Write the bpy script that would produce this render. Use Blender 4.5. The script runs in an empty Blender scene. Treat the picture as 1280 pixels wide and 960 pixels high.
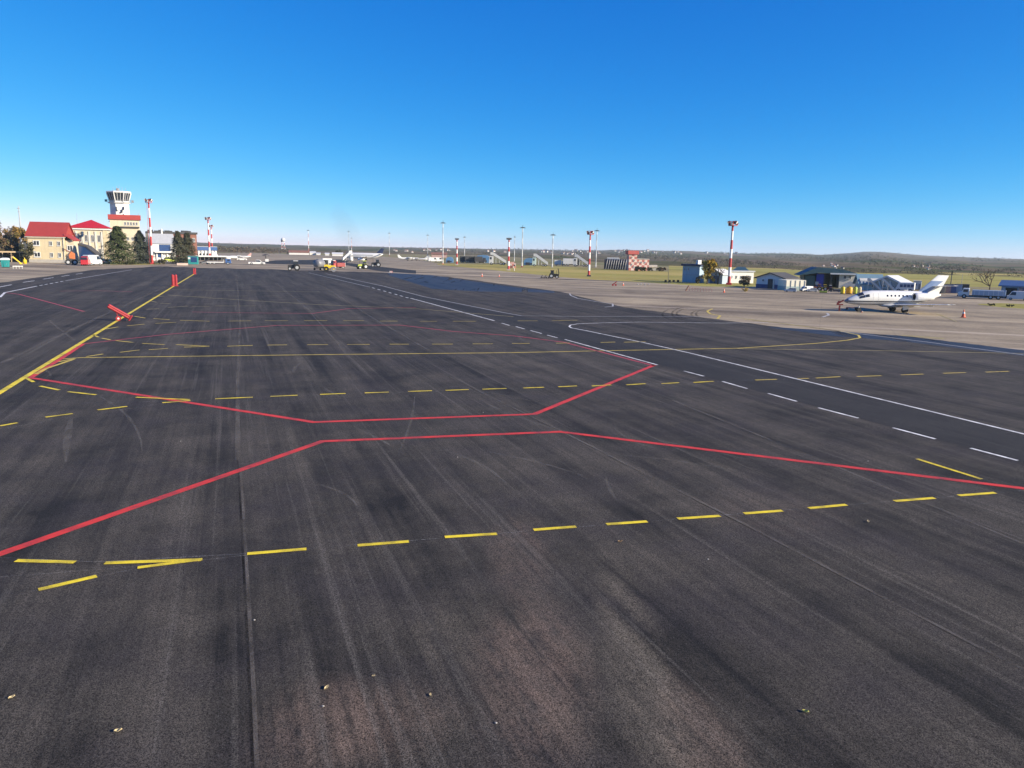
import bpy, math, random
from mathutils import Matrix, Vector
random.seed(7)
R = math.radians
sc = bpy.context.scene
COL = sc.collection

# ------------------------------------------------------------------ camera, sky, sun, exposure
H, F, CX, CY, HZ0, ROLL = 7.5, 950.0, 640.0, 480.0, 312.5, 1.1
PITCH = math.degrees(math.atan((CY - HZ0) / F))
cam_d = bpy.data.cameras.new('camera')
cam = bpy.data.objects.new('camera', cam_d)
COL.objects.link(cam)
cam_d.sensor_width = 36.0
cam_d.lens = 36.0 * F / 1280.0
cam_d.clip_start, cam_d.clip_end = 0.1, 20000
MROT = (Matrix.Rotation(R(90 - PITCH), 3, 'X') @ Matrix.Rotation(R(ROLL), 3, 'Z'))
cam.matrix_world = Matrix.Translation((0, 0, H)) @ MROT.to_4x4()
sc.camera = cam

SUN_AZ, SUN_EL = 109.0, 20.0          # degrees clockwise from the viewing direction, above the horizon
world = bpy.data.worlds.new('World')
sc.world = world
world.use_nodes = True
wn, wl = world.node_tree.nodes, world.node_tree.links
wn.clear()
sky = wn.new('ShaderNodeTexSky')
sky.sky_type = 'NISHITA'
sky.sun_disc = False
sky.sun_elevation = R(SUN_EL)
sky.sun_rotation = R(SUN_AZ)
sky.altitude = 0
sky.air_density = 0.6
sky.dust_density = 0.0
sky.ozone_density = 6.0
SKY_K = 0.05                          # background strength
bg = wn.new('ShaderNodeBackground')
bg.inputs['Strength'].default_value = SKY_K
wo = wn.new('ShaderNodeOutputWorld')
wsep = wn.new('ShaderNodeSeparateColor'); wcom = wn.new('ShaderNodeCombineColor')
wl.new(sky.outputs[0], wsep.inputs[0])
for i, (a, g) in enumerate(((5.0, 2.1), (1.31, .98), (1.06, .46))):   # deepen the blue, channel by channel
    m1 = wn.new('ShaderNodeMath'); m1.operation = 'MULTIPLY'; m1.inputs[1].default_value = .1
    m2 = wn.new('ShaderNodeMath'); m2.operation = 'POWER'; m2.inputs[1].default_value = g
    m3 = wn.new('ShaderNodeMath'); m3.operation = 'MULTIPLY'; m3.inputs[1].default_value = a * 10
    wl.new(wsep.outputs[i], m1.inputs[0]); wl.new(m1.outputs[0], m2.inputs[0]); wl.new(m2.outputs[0], m3.inputs[0]); wl.new(m3.outputs[0], wcom.inputs[i])
wl.new(wcom.outputs[0], bg.inputs['Color'])
wl.new(bg.outputs[0], wo.inputs['Surface'])

sd = bpy.data.lights.new('sun', 'SUN')
sd.energy, sd.angle, sd.color = 4.4, R(0.5), (1.0, 0.88, 0.70)
sun = bpy.data.objects.new('sun', sd)
COL.objects.link(sun)
tosun = Vector((math.sin(R(SUN_AZ)) * math.cos(R(SUN_EL)), math.cos(R(SUN_AZ)) * math.cos(R(SUN_EL)), math.sin(R(SUN_EL))))
sun.rotation_euler = tosun.to_track_quat('Z', 'Y').to_euler()
sun.location = (60, -30, 60)

vs = sc.view_settings
vs.view_transform, vs.look, vs.gamma, vs.use_curve_mapping = 'Standard', 'None', 1.0, False
vs.exposure = 1.2

# ------------------------------------------------------------------ helpers
def hz(px):
    return HZ0 + (px - CX) * math.tan(R(ROLL))
def ray(px, py):
    return MROT @ Vector(((px - CX) / F, -(py - CY) / F, -1.0))
def at(px, py, z=0.0):
    d = ray(px, py)
    t = (z - H) / d.z
    return Vector((d.x * t, d.y * t, z))
def mpp(p):                                  # metres per photo pixel at a place
    f = MROT @ Vector((0, 0, -1))
    return (Vector(p) - Vector((0, 0, H))).dot(f) / F

class NT:
    def __init__(s, name):
        s.m = bpy.data.materials.new(name); s.m.use_nodes = True
        s.n, s.l = s.m.node_tree.nodes, s.m.node_tree.links
        s.n.clear()
        s.out = s.n.new('ShaderNodeOutputMaterial')
        s.b = s.n.new('ShaderNodeBsdfPrincipled')
        s.l.new(s.b.outputs[0], s.out.inputs['Surface'])
    def set(s, k, v):
        if hasattr(v, 'is_output'): s.l.new(v, s.b.inputs[k])
        elif isinstance(v, (tuple, list)): s.b.inputs[k].default_value = (*v, 1) if len(v) == 3 else v
        else: s.b.inputs[k].default_value = v
    def coord(s, kind='Object'):
        if kind == 'World':
            return s.n.new('ShaderNodeNewGeometry').outputs['Position']
        return s.n.new('ShaderNodeTexCoord').outputs[kind]
    def mapping(s, v, rot=(0, 0, 0), scale=(1, 1, 1), loc=(0, 0, 0)):
        m = s.n.new('ShaderNodeMapping'); s.l.new(v, m.inputs[0])
        m.inputs['Rotation'].default_value = rot; m.inputs['Scale'].default_value = scale; m.inputs['Location'].default_value = loc
        return m.outputs[0]
    def noise(s, v, scale, detail=3, rough=.55):
        t = s.n.new('ShaderNodeTexNoise'); s.l.new(v, t.inputs['Vector'])
        t.inputs['Scale'].default_value = scale; t.inputs['Detail'].default_value = detail; t.inputs['Roughness'].default_value = rough
        return t.outputs['Fac']
    def voro(s, v, scale, out='Distance'):
        t = s.n.new('ShaderNodeTexVoronoi'); s.l.new(v, t.inputs['Vector']); t.inputs['Scale'].default_value = scale
        return t.outputs[out]
    def rng(s, v, a, b, c, d):
        t = s.n.new('ShaderNodeMapRange'); s.l.new(v, t.inputs[0])
        for i, k in enumerate((a, b, c, d)): t.inputs[i + 1].default_value = k
        return t.outputs[0]
    def math(s, op, a, b=0.0, c=None):
        t = s.n.new('ShaderNodeMath'); t.operation = op
        for i, k in enumerate((a, b, c)):
            if k is None: continue
            if hasattr(k, 'is_output'): s.l.new(k, t.inputs[i])
            else: t.inputs[i].default_value = k
        return t.outputs[0]
    def mix(s, f, a, b, blend='MIX'):
        t = s.n.new('ShaderNodeMix'); t.data_type = 'RGBA'; t.blend_type = blend
        for i, k in ((0, f), (6, a), (7, b)):
            if hasattr(k, 'is_output'): s.l.new(k, t.inputs[i])
            elif isinstance(k, (tuple, list)): t.inputs[i].default_value = (*k, 1)
            else: t.inputs[i].default_value = k
        return t.outputs[2]
    def sep(s, v):
        t = s.n.new('ShaderNodeSeparateXYZ'); s.l.new(v, t.inputs[0]); return t.outputs
    def bump(s, h, strength=.3, dist=.01):
        t = s.n.new('ShaderNodeBump'); s.l.new(h, t.inputs['Height'])
        t.inputs['Strength'].default_value = strength; t.inputs['Distance'].default_value = dist
        s.l.new(t.outputs[0], s.b.inputs['Normal'])

MATS = {}
def M(name, col=None, rough=.65, var=.18, scale=1.2, metal=0.0, spec=.4, dirt=0.0, coat=0.0):
    if name in MATS: return MATS[name]
    t = NT(name)
    v = t.coord('Object')
    n1 = t.noise(v, scale, 4); n2 = t.noise(v, scale * 7, 3)
    n = t.math('ADD', t.math('MULTIPLY', n1, .65), t.math('MULTIPLY', n2, .35))
    f = t.rng(n, .3, .7, 1 - var, 1 + var)
    c = t.mix(1.0, col, f, 'MULTIPLY')
    if dirt:
        z = t.mapping(v, scale=(3, 3, .5))
        d = t.rng(t.noise(z, scale * 1.5, 4), .5, .72, 0, dirt)
        c = t.mix(d, c, (col[0] * .45, col[1] * .42, col[2] * .38))
    t.set('Base Color', c); t.set('Roughness', t.rng(n2, .3, .7, max(.03, rough - .08), min(1, rough + .08)))
    t.set('Metallic', metal); t.set('Specular IOR Level', spec); t.set('Coat Weight', coat)
    MATS[name] = t.m
    return t.m

class MB:
    def __init__(s): s.v, s.f = [], []
    def add(s, vs_, fs):
        o = len(s.v); s.v += [tuple(p) for p in vs_]; s.f += [tuple(i + o for i in f) for f in fs]; return s
    def box(s, c, d, rz=0.0, rx=0.0, ry=0.0):
        m = Matrix.Rotation(rz, 3, 'Z') @ Matrix.Rotation(ry, 3, 'Y') @ Matrix.Rotation(rx, 3, 'X'); c = Vector(c)
        p = [c + m @ Vector((x * d[0] / 2, y * d[1] / 2, z * d[2] / 2)) for z in (-1, 1) for y in (-1, 1) for x in (-1, 1)]
        return s.add(p, [(0, 2, 3, 1), (4, 5, 7, 6), (0, 1, 5, 4), (2, 6, 7, 3), (0, 4, 6, 2), (1, 3, 7, 5)])
    def prism(s, poly, a, b, plane='xz'):            # 2-D outline pushed from a to b along the third axis
        def P(u, w, t): return {'xz': (u, t, w), 'yz': (t, u, w), 'xy': (u, w, t)}[plane]
        n = len(poly)
        v = [P(u, w, a) for u, w in poly] + [P(u, w, b) for u, w in poly]
        f = [tuple(range(n))[::-1], tuple(range(n, 2 * n))] + [(i, (i + 1) % n, n + (i + 1) % n, n + i) for i in range(n)]
        return s.add(v, f)
    def cyl(s, p0, p1, r0, r1=None, n=10):
        p0, p1 = Vector(p0), Vector(p1); r1 = r0 if r1 is None else r1
        d = (p1 - p0).normalized(); a = d.orthogonal().normalized(); b = d.cross(a)
        v = []
        for p, r in ((p0, r0), (p1, r1)):
            for k in range(n):
                t = 2 * math.pi * k / n; v.append(p + a * (r * math.cos(t)) + b * (r * math.sin(t)))
        f = [tuple(range(n))[::-1], tuple(range(n, 2 * n))] + [(k, (k + 1) % n, n + (k + 1) % n, n + k) for k in range(n)]
        return s.add(v, f)
    def loft(s, rings, caps=True):
        n = len(rings[0]); v = [p for r in rings for p in r]; f = []
        for i in range(len(rings) - 1):
            for k in range(n):
                f.append((i * n + k, i * n + (k + 1) % n, (i + 1) * n + (k + 1) % n, (i + 1) * n + k))
        if caps: f += [tuple(range(n))[::-1], tuple(range((len(rings) - 1) * n, len(rings) * n))]
        return s.add(v, f)
    def ball(s, c, r, n=10, m=6, sx=1, sy=1, sz=1):
        rings = []
        for i in range(1, m):
            t = math.pi * i / m
            rings.append([(c[0] + sx * r * math.sin(t) * math.cos(2 * math.pi * k / n), c[1] + sy * r * math.sin(t) * math.sin(2 * math.pi * k / n), c[2] - sz * r * math.cos(t)) for k in range(n)])
        return s.loft(rings)
    def wing(s, r0, r1, t0, t1):                     # r/t: (leading point, trailing point) at root and tip, thickness t0, t1
        rings = []
        for (le, te), th in ((r0, t0), (r1, t1)):
            le, te = Vector(le), Vector(te)
            ax = (te - le).normalized()
            sp = (Vector(r1[0]) - Vector(r0[0])).normalized(); up = ax.cross(sp).normalized()
            ring = []
            for u, h in ((0, 0), (.08, .55), (.35, 1), (.7, .6), (1, 0.06), (.7, -.45), (.35, -.7), (.08, -.45)):
                ring.append(le.lerp(te, u) + up * (h * th / 2))
            rings.append(ring)
        return s.loft(rings)
    def quad(s, a, b, c, d): return s.add([a, b, c, d], [(0, 1, 2, 3)])
    def build(s, name, mat, parent=None, smooth=False, bevel=0.0, kind=None):
        me = bpy.data.meshes.new(name); me.from_pydata(s.v, [], s.f)
        me.materials.append(mat); me.validate(); me.update()
        if smooth:
            for p in me.polygons: p.use_smooth = True
        o = bpy.data.objects.new(name, me); COL.objects.link(o)
        if parent: o.parent = parent
        if bevel:
            b = o.modifiers.new('bevel', 'BEVEL'); b.width = bevel; b.segments = 2; b.limit_method = 'ANGLE'
        if smooth and not bevel:
            pass
        if kind: o['kind'] = kind
        return o

def tag(o, label, cat, group=None):
    o['label'] = label; o['category'] = cat
    if group: o['group'] = group
    return o
def T(name, label, cat, px, py, rot=0.0, group=None, z=0.0):
    """an Empty on the ground where the photo shows the thing's base; local x = photo right, y = away, z = up"""
    p = at(px, py, 0); o = bpy.data.objects.new(name, None); COL.objects.link(o)
    o.empty_display_size = .3
    o.location = (p.x, p.y, z); o.rotation_euler = (0, 0, -math.atan2(p.x, p.y) + R(rot))
    tag(o, label, cat, group)
    return o, mpp(p)
def copy_tree(o, parent=None):
    c = o.copy(); COL.objects.link(c)
    if parent: c.parent = parent
    for ch in list(o.children): copy_tree(ch, c)
    return c
def T_copy(src, label, px, py, rot=0.0, scale=None):
    c = copy_tree(src); p = at(px, py, 0)
    c.location = (p.x, p.y, 0); c.rotation_euler = (0, 0, -math.atan2(p.x, p.y) + R(rot)); c['label'] = label
    if scale: c.scale = (scale, scale, scale)
    return c

# ------------------------------------------------------------------ ground materials
VPA = R(20.3)                                     # paving runs 20 degrees left of the view
def asphalt(name, dark, light, patches=(), grain=1.0, rough=.85, spec=.2, streak=1.0, tint=None):
    t = NT(name)
    w = t.coord('World')
    v = t.mapping(w, rot=(0, 0, -VPA))
    s1 = t.noise(t.mapping(v, scale=(.55, .028, 1)), 1, 5, .6)
    s2 = t.noise(t.mapping(v, scale=(2.6, .06, 1), loc=(3, 9, 0)), 1, 4, .6)
    s3 = t.noise(v, .30, 8, .72)
    s4 = t.noise(t.mapping(v, scale=(11, .5, 1)), 1, 3, .6)
    m = t.math('ADD', t.math('MULTIPLY', s1, .40), t.math('MULTIPLY', s2, .16))
    m = t.math('ADD', m, t.math('ADD', t.math('MULTIPLY', s3, .36), t.math('MULTIPLY', s4, .08)))
    f = t.rng(m, .5 - .085 / streak, .5 + .105 / streak, 0, 1)
    c = t.mix(f, dark, light)
    if tint:
        c = t.mix(t.rng(t.noise(v, .35, 4), .45, .7, 0, .5), c, tint)
    for (px, py, ax, ay, rz, amount, colr) in patches:
        q = at(px, py)
        k = t.mapping(t.mapping(w, loc=(-q.x, -q.y, 0)), rot=(0, 0, R(rz)), scale=(1 / ax, 1 / ay, 0))
        g = t.n.new('ShaderNodeTexGradient'); g.gradient_type = 'SPHERICAL'; t.l.new(k, g.inputs[0])
        g2 = t.rng(g.outputs['Fac'], 0, .55, 0, 1)
        nz = t.rng(t.math('ADD', t.math('MULTIPLY', t.noise(t.mapping(v, scale=(1, .4, 1)), 2.2, 12, .85), .62), t.math('MULTIPLY', s2, .38)), .43, .61, 0, 1)
        c = t.mix(t.math('MULTIPLY', t.math('MULTIPLY', g2, nz), amount), c, colr)
    s5 = t.rng(t.noise(t.mapping(v, scale=(3.4, .035, 1), loc=(8, 4, 0)), 1, 4, .65), .56, .70, 0, .36 * streak)
    c = t.mix(s5, c, (.13, .118, .102))
    s6 = t.rng(t.noise(t.mapping(v, scale=(5.5, .05, 1), loc=(1, 7, 0)), 1, 3, .6), .58, .7, 0, .40 * streak)
    c = t.mix(s6, c, (.012, .011, .011))
    g1 = t.noise(w, 62, 2, .8); g3 = t.noise(w, 24, 3, .7)
    gv = t.sep(t.voro(w, 58, 'Color'))[1]
    gg = t.math('ADD', t.math('MULTIPLY', gv, .42), t.math('ADD', t.math('MULTIPLY', t.rng(g1, .3, .7, 0, 1), .38), t.math('MULTIPLY', t.rng(g3, .3, .7, 0, 1), .20)))
    c = t.mix(1.0, c, t.rng(gg, .22, .80, 1 - .92 * grain, 1 + 1.25 * grain), 'MULTIPLY')
    sp = t.voro(w, 30, 'Color')
    spk = t.rng(t.sep(sp)[0], .972, .99, 0, .5 * grain)
    sd_ = t.rng(t.voro(w, 30), .15, .3, 1, 0)
    c = t.mix(t.math('MULTIPLY', spk, sd_), c, (.3, .29, .27))
    t.set('Base Color', c); t.set('Roughness', rough); t.set('Specular IOR Level', spec)
    t.bump(gg, .8 * grain, .012)
    return t.m

PK = (.185, .130, .098); PG = (.155, .132, .10)
m_new = asphalt('new_asphalt', (.0145, .0130, .0113), (.074, .064, .052), [
    (665, 835, 1.3, 3.4, -4, .62, PK), (800, 830, .75, 6.0, 14, .62, PG), (400, 905, 1.3, 1.6, 0, .5, PK),
    (500, 900, 1.1, 1.3, 0, .42, PK), (650, 690, 1.0, 3.2, 0, .35, PK), (880, 925, .8, 2.2, 20, .45, PK),
    (860, 585, 3.5, 2.2, 0, .2, PG), (960, 640, 2.5, 2.5, 0, .15, PK), (330, 560, 3.5, 4, 0, .16, PG), (560, 800, 1.0, 2.0, 0, .3, PG)], tint=(.034, .029, .031))
m_road = asphalt('service_road_asphalt', (.017, .016, .0155), (.040, .037, .034), grain=.85, streak=.7)
m_seal = asphalt('sealed_asphalt_sky_tint', (.012, .016, .022), (.036, .040, .046), grain=.5, rough=.6, spec=.35, streak=1.2)  # fresh seal, with the blue of reflected sky painted into its base colours
def ragged(m, thr):
    nt = m.node_tree; out = [x for x in nt.nodes if x.type == 'OUTPUT_MATERIAL'][0]; bs = [x for x in nt.nodes if x.type == 'BSDF_PRINCIPLED'][0]
    g = nt.nodes.new('ShaderNodeNewGeometry'); mp = nt.nodes.new('ShaderNodeMapping'); mp.inputs['Rotation'].default_value = (0, 0, -VPA); mp.inputs['Scale'].default_value = (.5, .03, 1)
    no = nt.nodes.new('ShaderNodeTexNoise'); no.inputs['Scale'].default_value = 1; no.inputs['Detail'].default_value = 6
    mr = nt.nodes.new('ShaderNodeMapRange'); mr.inputs[1].default_value = thr; mr.inputs[2].default_value = thr + .09
    tr = nt.nodes.new('ShaderNodeBsdfTransparent'); mx = nt.nodes.new('ShaderNodeMixShader')
    for a, b in ((g.outputs['Position'], mp.inputs[0]), (mp.outputs[0], no.inputs['Vector']), (no.outputs['Fac'], mr.inputs[0]), (mr.outputs[0], mx.inputs[0]), (tr.outputs[0], mx.inputs[1]), (bs.outputs[0], mx.inputs[2]), (mx.outputs[0], out.inputs['Surface'])): nt.links.new(a, b)
ragged(m_seal, .33)
def old_pavement():
    t = NT('old_concrete'); w = t.coord('World')
    v = t.mapping(w, rot=(0, 0, R(-68)))
    a = t.noise(t.mapping(v, scale=(.10, .012, 1)), 1, 5, .6); b = t.noise(w, .12, 5, .65); d = t.noise(w, 2.5, 4)
    m = t.math('ADD', t.math('MULTIPLY', a, .55), t.math('ADD', t.math('MULTIPLY', b, .3), t.math('MULTIPLY', d, .15)))
    c = t.mix(t.rng(m, .41, .59, 0, 1), (.135, .104, .068), (.40, .32, .205))
    c = t.mix(t.rng(t.noise(t.mapping(v, scale=(.35, .006, 1), loc=(4, 2, 0)), 1, 3), .58, .66, 0, .55), c, (.50, .41, .31))
    # slab joints
    x, y, _ = t.sep(v)
    for q in (x, y):
        fr = t.math('FRACT', t.math('MULTIPLY', q, 1 / 7.0))
        c = t.mix(t.math('MULTIPLY', t.math('LESS_THAN', fr, .012), .16), c, (.05, .045, .04))
    t.set('Base Color', c); t.set('Roughness', .85); t.set('Specular IOR Level', .25); t.bump(d, .2, .02)
    return t.m
m_old = old_pavement()
def field(name, a, b, c3, rot=R(-70)):
    t = NT(name); w = t.coord('World'); v = t.mapping(w, rot=(0, 0, rot))
    p = t.noise(t.mapping(v, scale=(.03, .005, 1)), 1, 5, .6); q = t.noise(w, .25, 6, .7)
    m = t.math('ADD', t.math('MULTIPLY', p, .6), t.math('MULTIPLY', q, .4))
    c = t.mix(t.rng(m, .38, .6, 0, 1), a, b)
    c = t.mix(t.rng(t.noise(t.mapping(v, scale=(.012, .003, 1), loc=(7, 1, 0)), 1, 4), .5, .62, 0, .8), c, c3)
    t.set('Base Color', c); t.set('Roughness', .95); t.set('Specular IOR Level', .1); t.bump(q, .6, .15)
    return t.m
m_grass = field('mown_grass', (.20, .18, .045), (.36, .32, .085), (.40, .31, .10))
m_field = field('dry_field', (.16, .135, .065), (.30, .25, .13), (.17, .165, .06))
def hill_mat():
    t = NT('hill_land'); w = t.coord('World')
    a = t.noise(t.mapping(w, scale=(.004, .0016, .02)), 1, 6, .6); b = t.noise(w, .03, 5, .7); d = t.noise(t.mapping(w, scale=(.011, .0035, .05), loc=(3, 3, 0)), 1, 4)
    c = t.mix(t.rng(a, .4, .6, 0, 1), (.17, .125, .085), (.07, .085, .036))
    c = t.mix(t.rng(d, .52, .6, 0, .6), c, (.21, .16, .125))
    c = t.mix(t.rng(b, .5, .62, 0, .65), c, (.03, .028, .026))
    t.set('Base Color', c); t.set('Roughness', 1.0); t.set('Specular IOR Level', 0.0)
    return t.m
m_hill = hill_mat()
def paint(name, col, wear=.25, fade=0.0):
    t = NT(name); w = t.coord('World')
    a = t.noise(w, 45, 3, .7); b = t.noise(w, 1.4, 5, .65)
    k = t.math('ADD', t.math('MULTIPLY', a, .5), t.math('MULTIPLY', b, .5))
    f = t.rng(k, .5 - wear * .18 - .06, .5 - wear * .18 + .10, 1, 0)
    f = t.math('MAXIMUM', t.math('MULTIPLY', f, min(1, .35 + wear)), fade)
    c = t.mix(f, t.mix(1.0, col, t.rng(b, .3, .7, .85, 1.12), 'MULTIPLY'), (.045, .043, .043))
    t.set('Base Color', c); t.set('Roughness', .6); t.set('Specular IOR Level', .35); t.bump(a, .25, .006)
    return t.m
def smear(name, col, amount):
    t = NT(name); w = t.coord('World')
    a = t.noise(w, 38, 3, .75); b = t.noise(t.mapping(w, rot=(0, 0, -VPA), scale=(1, .35, 1)), 1.1, 6, .7)
    k = t.rng(t.math('ADD', t.math('MULTIPLY', a, .45), t.math('MULTIPLY', b, .55)), .42, .64, 0, amount)
    t.set('Base Color', col); t.set('Roughness', .9); t.set('Specular IOR Level', .1)
    tr = t.n.new('ShaderNodeBsdfTransparent'); mx = t.n.new('ShaderNodeMixShader')
    t.l.new(k, mx.inputs[0]); t.l.new(tr.outputs[0], mx.inputs[1]); t.l.new(t.b.outputs[0], mx.inputs[2]); t.l.new(mx.outputs[0], t.out.inputs['Surface'])
    return t.m
p_red = paint('red_paint', (.64, .04, .022), .4)
p_redf = paint('faded_red_paint', (.44, .045, .045), .3, .12)
p_yel = paint('yellow_paint', (.84, .64, .02), .34)
p_yelf = paint('faded_yellow_paint', (.74, .55, .07), .4, .18)
p_yelo = paint('old_yellow_paint', (.46, .36, .11), .5, .30)
p_whi = paint('white_paint', (.85, .83, .78), .28)
p_whif = paint('faded_white_paint', (.62, .60, .56), .5, .35)
p_chalk = smear('chalk', (.42, .41, .39), .8)
p_seam = smear('seam_tar', (.012, .011, .011), .75)
p_dust = smear('seam_dust', (.20, .18, .155), .75)
p_tyre = smear('tyre_rubber_marks', (.014, .013, .013), .7)

# ------------------------------------------------------------------ ground sheets
SKY = [(-2500, 0), (-400, 1.5), (0, 1.5), (270, 1.6), (360, .8), (480, .8), (560, .8), (700, 1.0), (745, 1.5), (780, 3.0), (830, 2.6), (870, 2.4), (940, 1.0), (962, 1.9), (1000, 2.0), (1025, 1.4), (1052, 3.2), (1080, 5.6), (1110, 5.3), (1150, 2.6), (1200, 1.4), (1280, .8), (1500, 1.2), (4000, 0)]
HB = [(-2500, 6), (0, 8), (270, 9), (420, 8), (480, 7.5), (560, 7.5), (620, 8), (700, 10.5), (780, 14.5), (840, 15.5), (940, 15.8), (1060, 18.2), (1200, 18.2), (1280, 18.2), (1500, 16), (4000, 8)]
def interp(tab, x):
    if x <= tab[0][0]: return tab[0][1]
    for (a, b), (c, d) in zip(tab, tab[1:]):
        if x <= c: return b + (d - b) * (x - a) / (c - a)
    return tab[-1][1]
def az2px(az):
    az = max(-1.3, min(1.3, az)); return CX + F * math.tan(az) / math.cos(R(PITCH))
def r0_of(az): return H * F / interp(HB, az2px(az)) if abs(az) < 1.3 else 900.0
def rough1(a): return .5 * math.sin(a * 61 + 1) + .3 * math.sin(a * 143 + 2) + .25 * math.sin(a * 317)
N_AZ = 360
HAZE = 1.05e-4
mb = MB(); mb.v.append((0, 0, -.02))
for i in range(N_AZ):
    az = -math.pi + 2 * math.pi * i / N_AZ; r = r0_of(az) * 1.01
    mb.v.append((r * math.sin(az), r * math.cos(az), -.02))
for i in range(N_AZ): mb.f.append((0, 1 + (i + 1) % N_AZ, 1 + i))
mb.build('ground', m_field, kind='structure')
ROUT, NR = 3200.0, 26
def hill_pt(az, t):
    r0 = r0_of(az); r = r0 * (ROUT / r0) ** t
    lo = -H / r0; px = az2px(az); hi = (interp(SKY, px) + .35 * rough1(az) * (1 if abs(az) < .7 else .3)) / F
    u = t ** .8
    ang = lo + (hi - lo) * u + .0007 * math.sin(az * 90 + t * 9) * math.sin(math.pi * t)
    if t > .999: pass
    return Vector((r * math.sin(az), r * math.cos(az), H + r * ang - (.05 if t == 0 else 0)))
mb = MB(); NA = 900
for i in range(NA):
    az = -math.pi + 2 * math.pi * i / NA
    for j in range(NR): mb.v.append(tuple(hill_pt(az, j / (NR - 1))))
    p = mb.v[-1]; mb.v.append((p[0] * 1.25, p[1] * 1.25, -60))
K = NR + 1
for i in range(NA):
    for j in range(K - 1):
        a, b = i * K + j, ((i + 1) % NA) * K + j
        mb.f.append((a, a + 1, b + 1, b))
mb.build('hills', m_hill, kind='structure', smooth=True)

hb = MB().box((0, 0, 0), (9000, 9000, 101)).build('haze', bpy.data.materials.new('haze_air'), kind='stuff')
hb.location = (0, 0, -12.5)
tag_h = dict(label='thin blue haze of air over the whole airfield', category='haze')
for k_, v_ in tag_h.items(): hb[k_] = v_
hm = hb.data.materials[0]; hm.use_nodes = True; hm.node_tree.nodes.clear()
ho = hm.node_tree.nodes.new('ShaderNodeOutputMaterial'); hv = hm.node_tree.nodes.new('ShaderNodeVolumePrincipled')
hv.inputs['Color'].default_value = (.72, .90, 1.0, 1); hv.inputs['Density'].default_value = HAZE; hv.inputs['Anisotropy'].default_value = .2
hm.node_tree.links.new(hv.outputs[0], ho.inputs['Volume'])

def sheet(name, pts, z, mat, px=True):
    P = [at(x, y) for x, y in pts] if px else [Vector((x, y, 0)) for x, y in pts]
    return MB().add([(p.x, p.y, z) for p in P], [tuple(range(len(P)))]).build(name, mat, kind='structure')
def tri_sheet(name, upper, lower, z, mat):          # two matched pixel polylines, left to right
    m = MB(); n = len(upper)
    for x, y in upper + lower:
        p = at(x, y); m.v.append((p.x, p.y, z))
    for i in range(n - 1): m.f.append((n + i, n + i + 1, i + 1, i))
    return m.build(name, mat, kind='structure')
A_UP = [(-900, 299), (-300, 309), (0, 318), (240, 318), (300, 315.5), (350, 317), (440, 320), (480, 321), (520, 324), (552, 330), (620, 336.5), (740, 348.5), (850, 355), (905, 357.5), (935, 358), (1000, 360), (1280, 368), (1600, 385), (2400, 430)]
NEW_UP = [(-900, 480), (-300, 404), (0, 353.5), (60, 345), (120, 337), (200, 333), (250, 334.5), (330, 336.5), (480, 340.5), (560, 346), (700, 364.5), (780, 384), (880, 397), (990, 411), (1130, 420), (1280, 438), (1600, 480), (2400, 590)]
tri_sheet('old_apron', A_UP, [(x, max(interp(NEW_UP, x) + 14, y + 4)) for x, y in A_UP], .004, m_old)
mb = MB()
rj = random.Random(5); fine = []
for (a, b), (c, d) in zip(NEW_UP, NEW_UP[1:]):
    k_ = max(1, int((c - a) / 9))
    for i in range(k_): fine.append((a + (c - a) * i / k_, b + (d - b) * i / k_ + rj.uniform(-.35, .35)))
fine.append(NEW_UP[-1])
pts = [at(x, y) for x, y in fine]
for p in pts: mb.v.append((p.x, p.y, .008))
n = len(pts)
for i in range(n): mb.v.append((-60 + 120 * i / (n - 1), -40, .008))
for i in range(n - 1): mb.f.append((n + i, n + i + 1, i + 1, i))
mb.build('apron_asphalt', m_new, kind='structure')
tri_sheet('taxiway_strip', [(322, 328), (345, 325.4), (420, 324.4), (440, 325)], [(323, 329), (340, 330), (405, 331), (430, 329.5)], .008, m_road)
tri_sheet('taxiway_strip', [(425, 327.5), (455, 331), (480, 334), (520, 338)], [(426, 330), (455, 336), (480, 339.5), (520, 342)], .008, m_road)
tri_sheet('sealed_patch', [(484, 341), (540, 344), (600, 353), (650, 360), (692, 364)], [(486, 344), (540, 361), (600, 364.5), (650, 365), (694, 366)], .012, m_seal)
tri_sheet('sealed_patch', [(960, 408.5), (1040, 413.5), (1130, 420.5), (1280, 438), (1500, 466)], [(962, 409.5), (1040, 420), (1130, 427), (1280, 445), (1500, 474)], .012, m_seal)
tri_sheet('grass_strip', [(546, 329.6), (640, 330.4), (700, 333), (740, 335.2), (790, 338.3), (835, 339.5)], [(547, 331), (620, 338), (700, 346.3), (740, 349.6), (790, 352), (835, 355)], .010, m_grass)
tri_sheet('grass_field', [(836, 331), (940, 333.8), (1060, 338), (1200, 341), (1280, 342.6), (1600, 346), (2200, 352)], [(836, 355), (940, 359), (1060, 360), (1200, 358), (1280, 360), (1600, 366), (2200, 380)], .002, m_grass)
tri_sheet('grass_strip', [(1222, 380), (1250, 379), (1280, 380), (1320, 382)], [(1224, 381), (1250, 384), (1280, 386), (1320, 387)], .010, m_grass)
tri_sheet('grass_strip', [(838, 350), (905, 353), (940, 355)], [(838, 355), (880, 358), (940, 359)], .010, m_grass)
tri_sheet('grass_strip', [(140, 326.5), (195, 327.5), (205, 329)], [(138, 331), (180, 331), (200, 330.4)], .010, m_grass)
# road strip between the two white lines
tri_sheet('service_road', [(386, 339.5), (480, 358), (530, 371), (630, 391), (720, 409), (860, 441), (1280, 543), (1500, 597)], [(384, 341), (462, 359), (520, 375), (618, 401), (705, 426), (860, 465), (1280, 579), (1500, 638)], .012, m_road)

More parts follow.
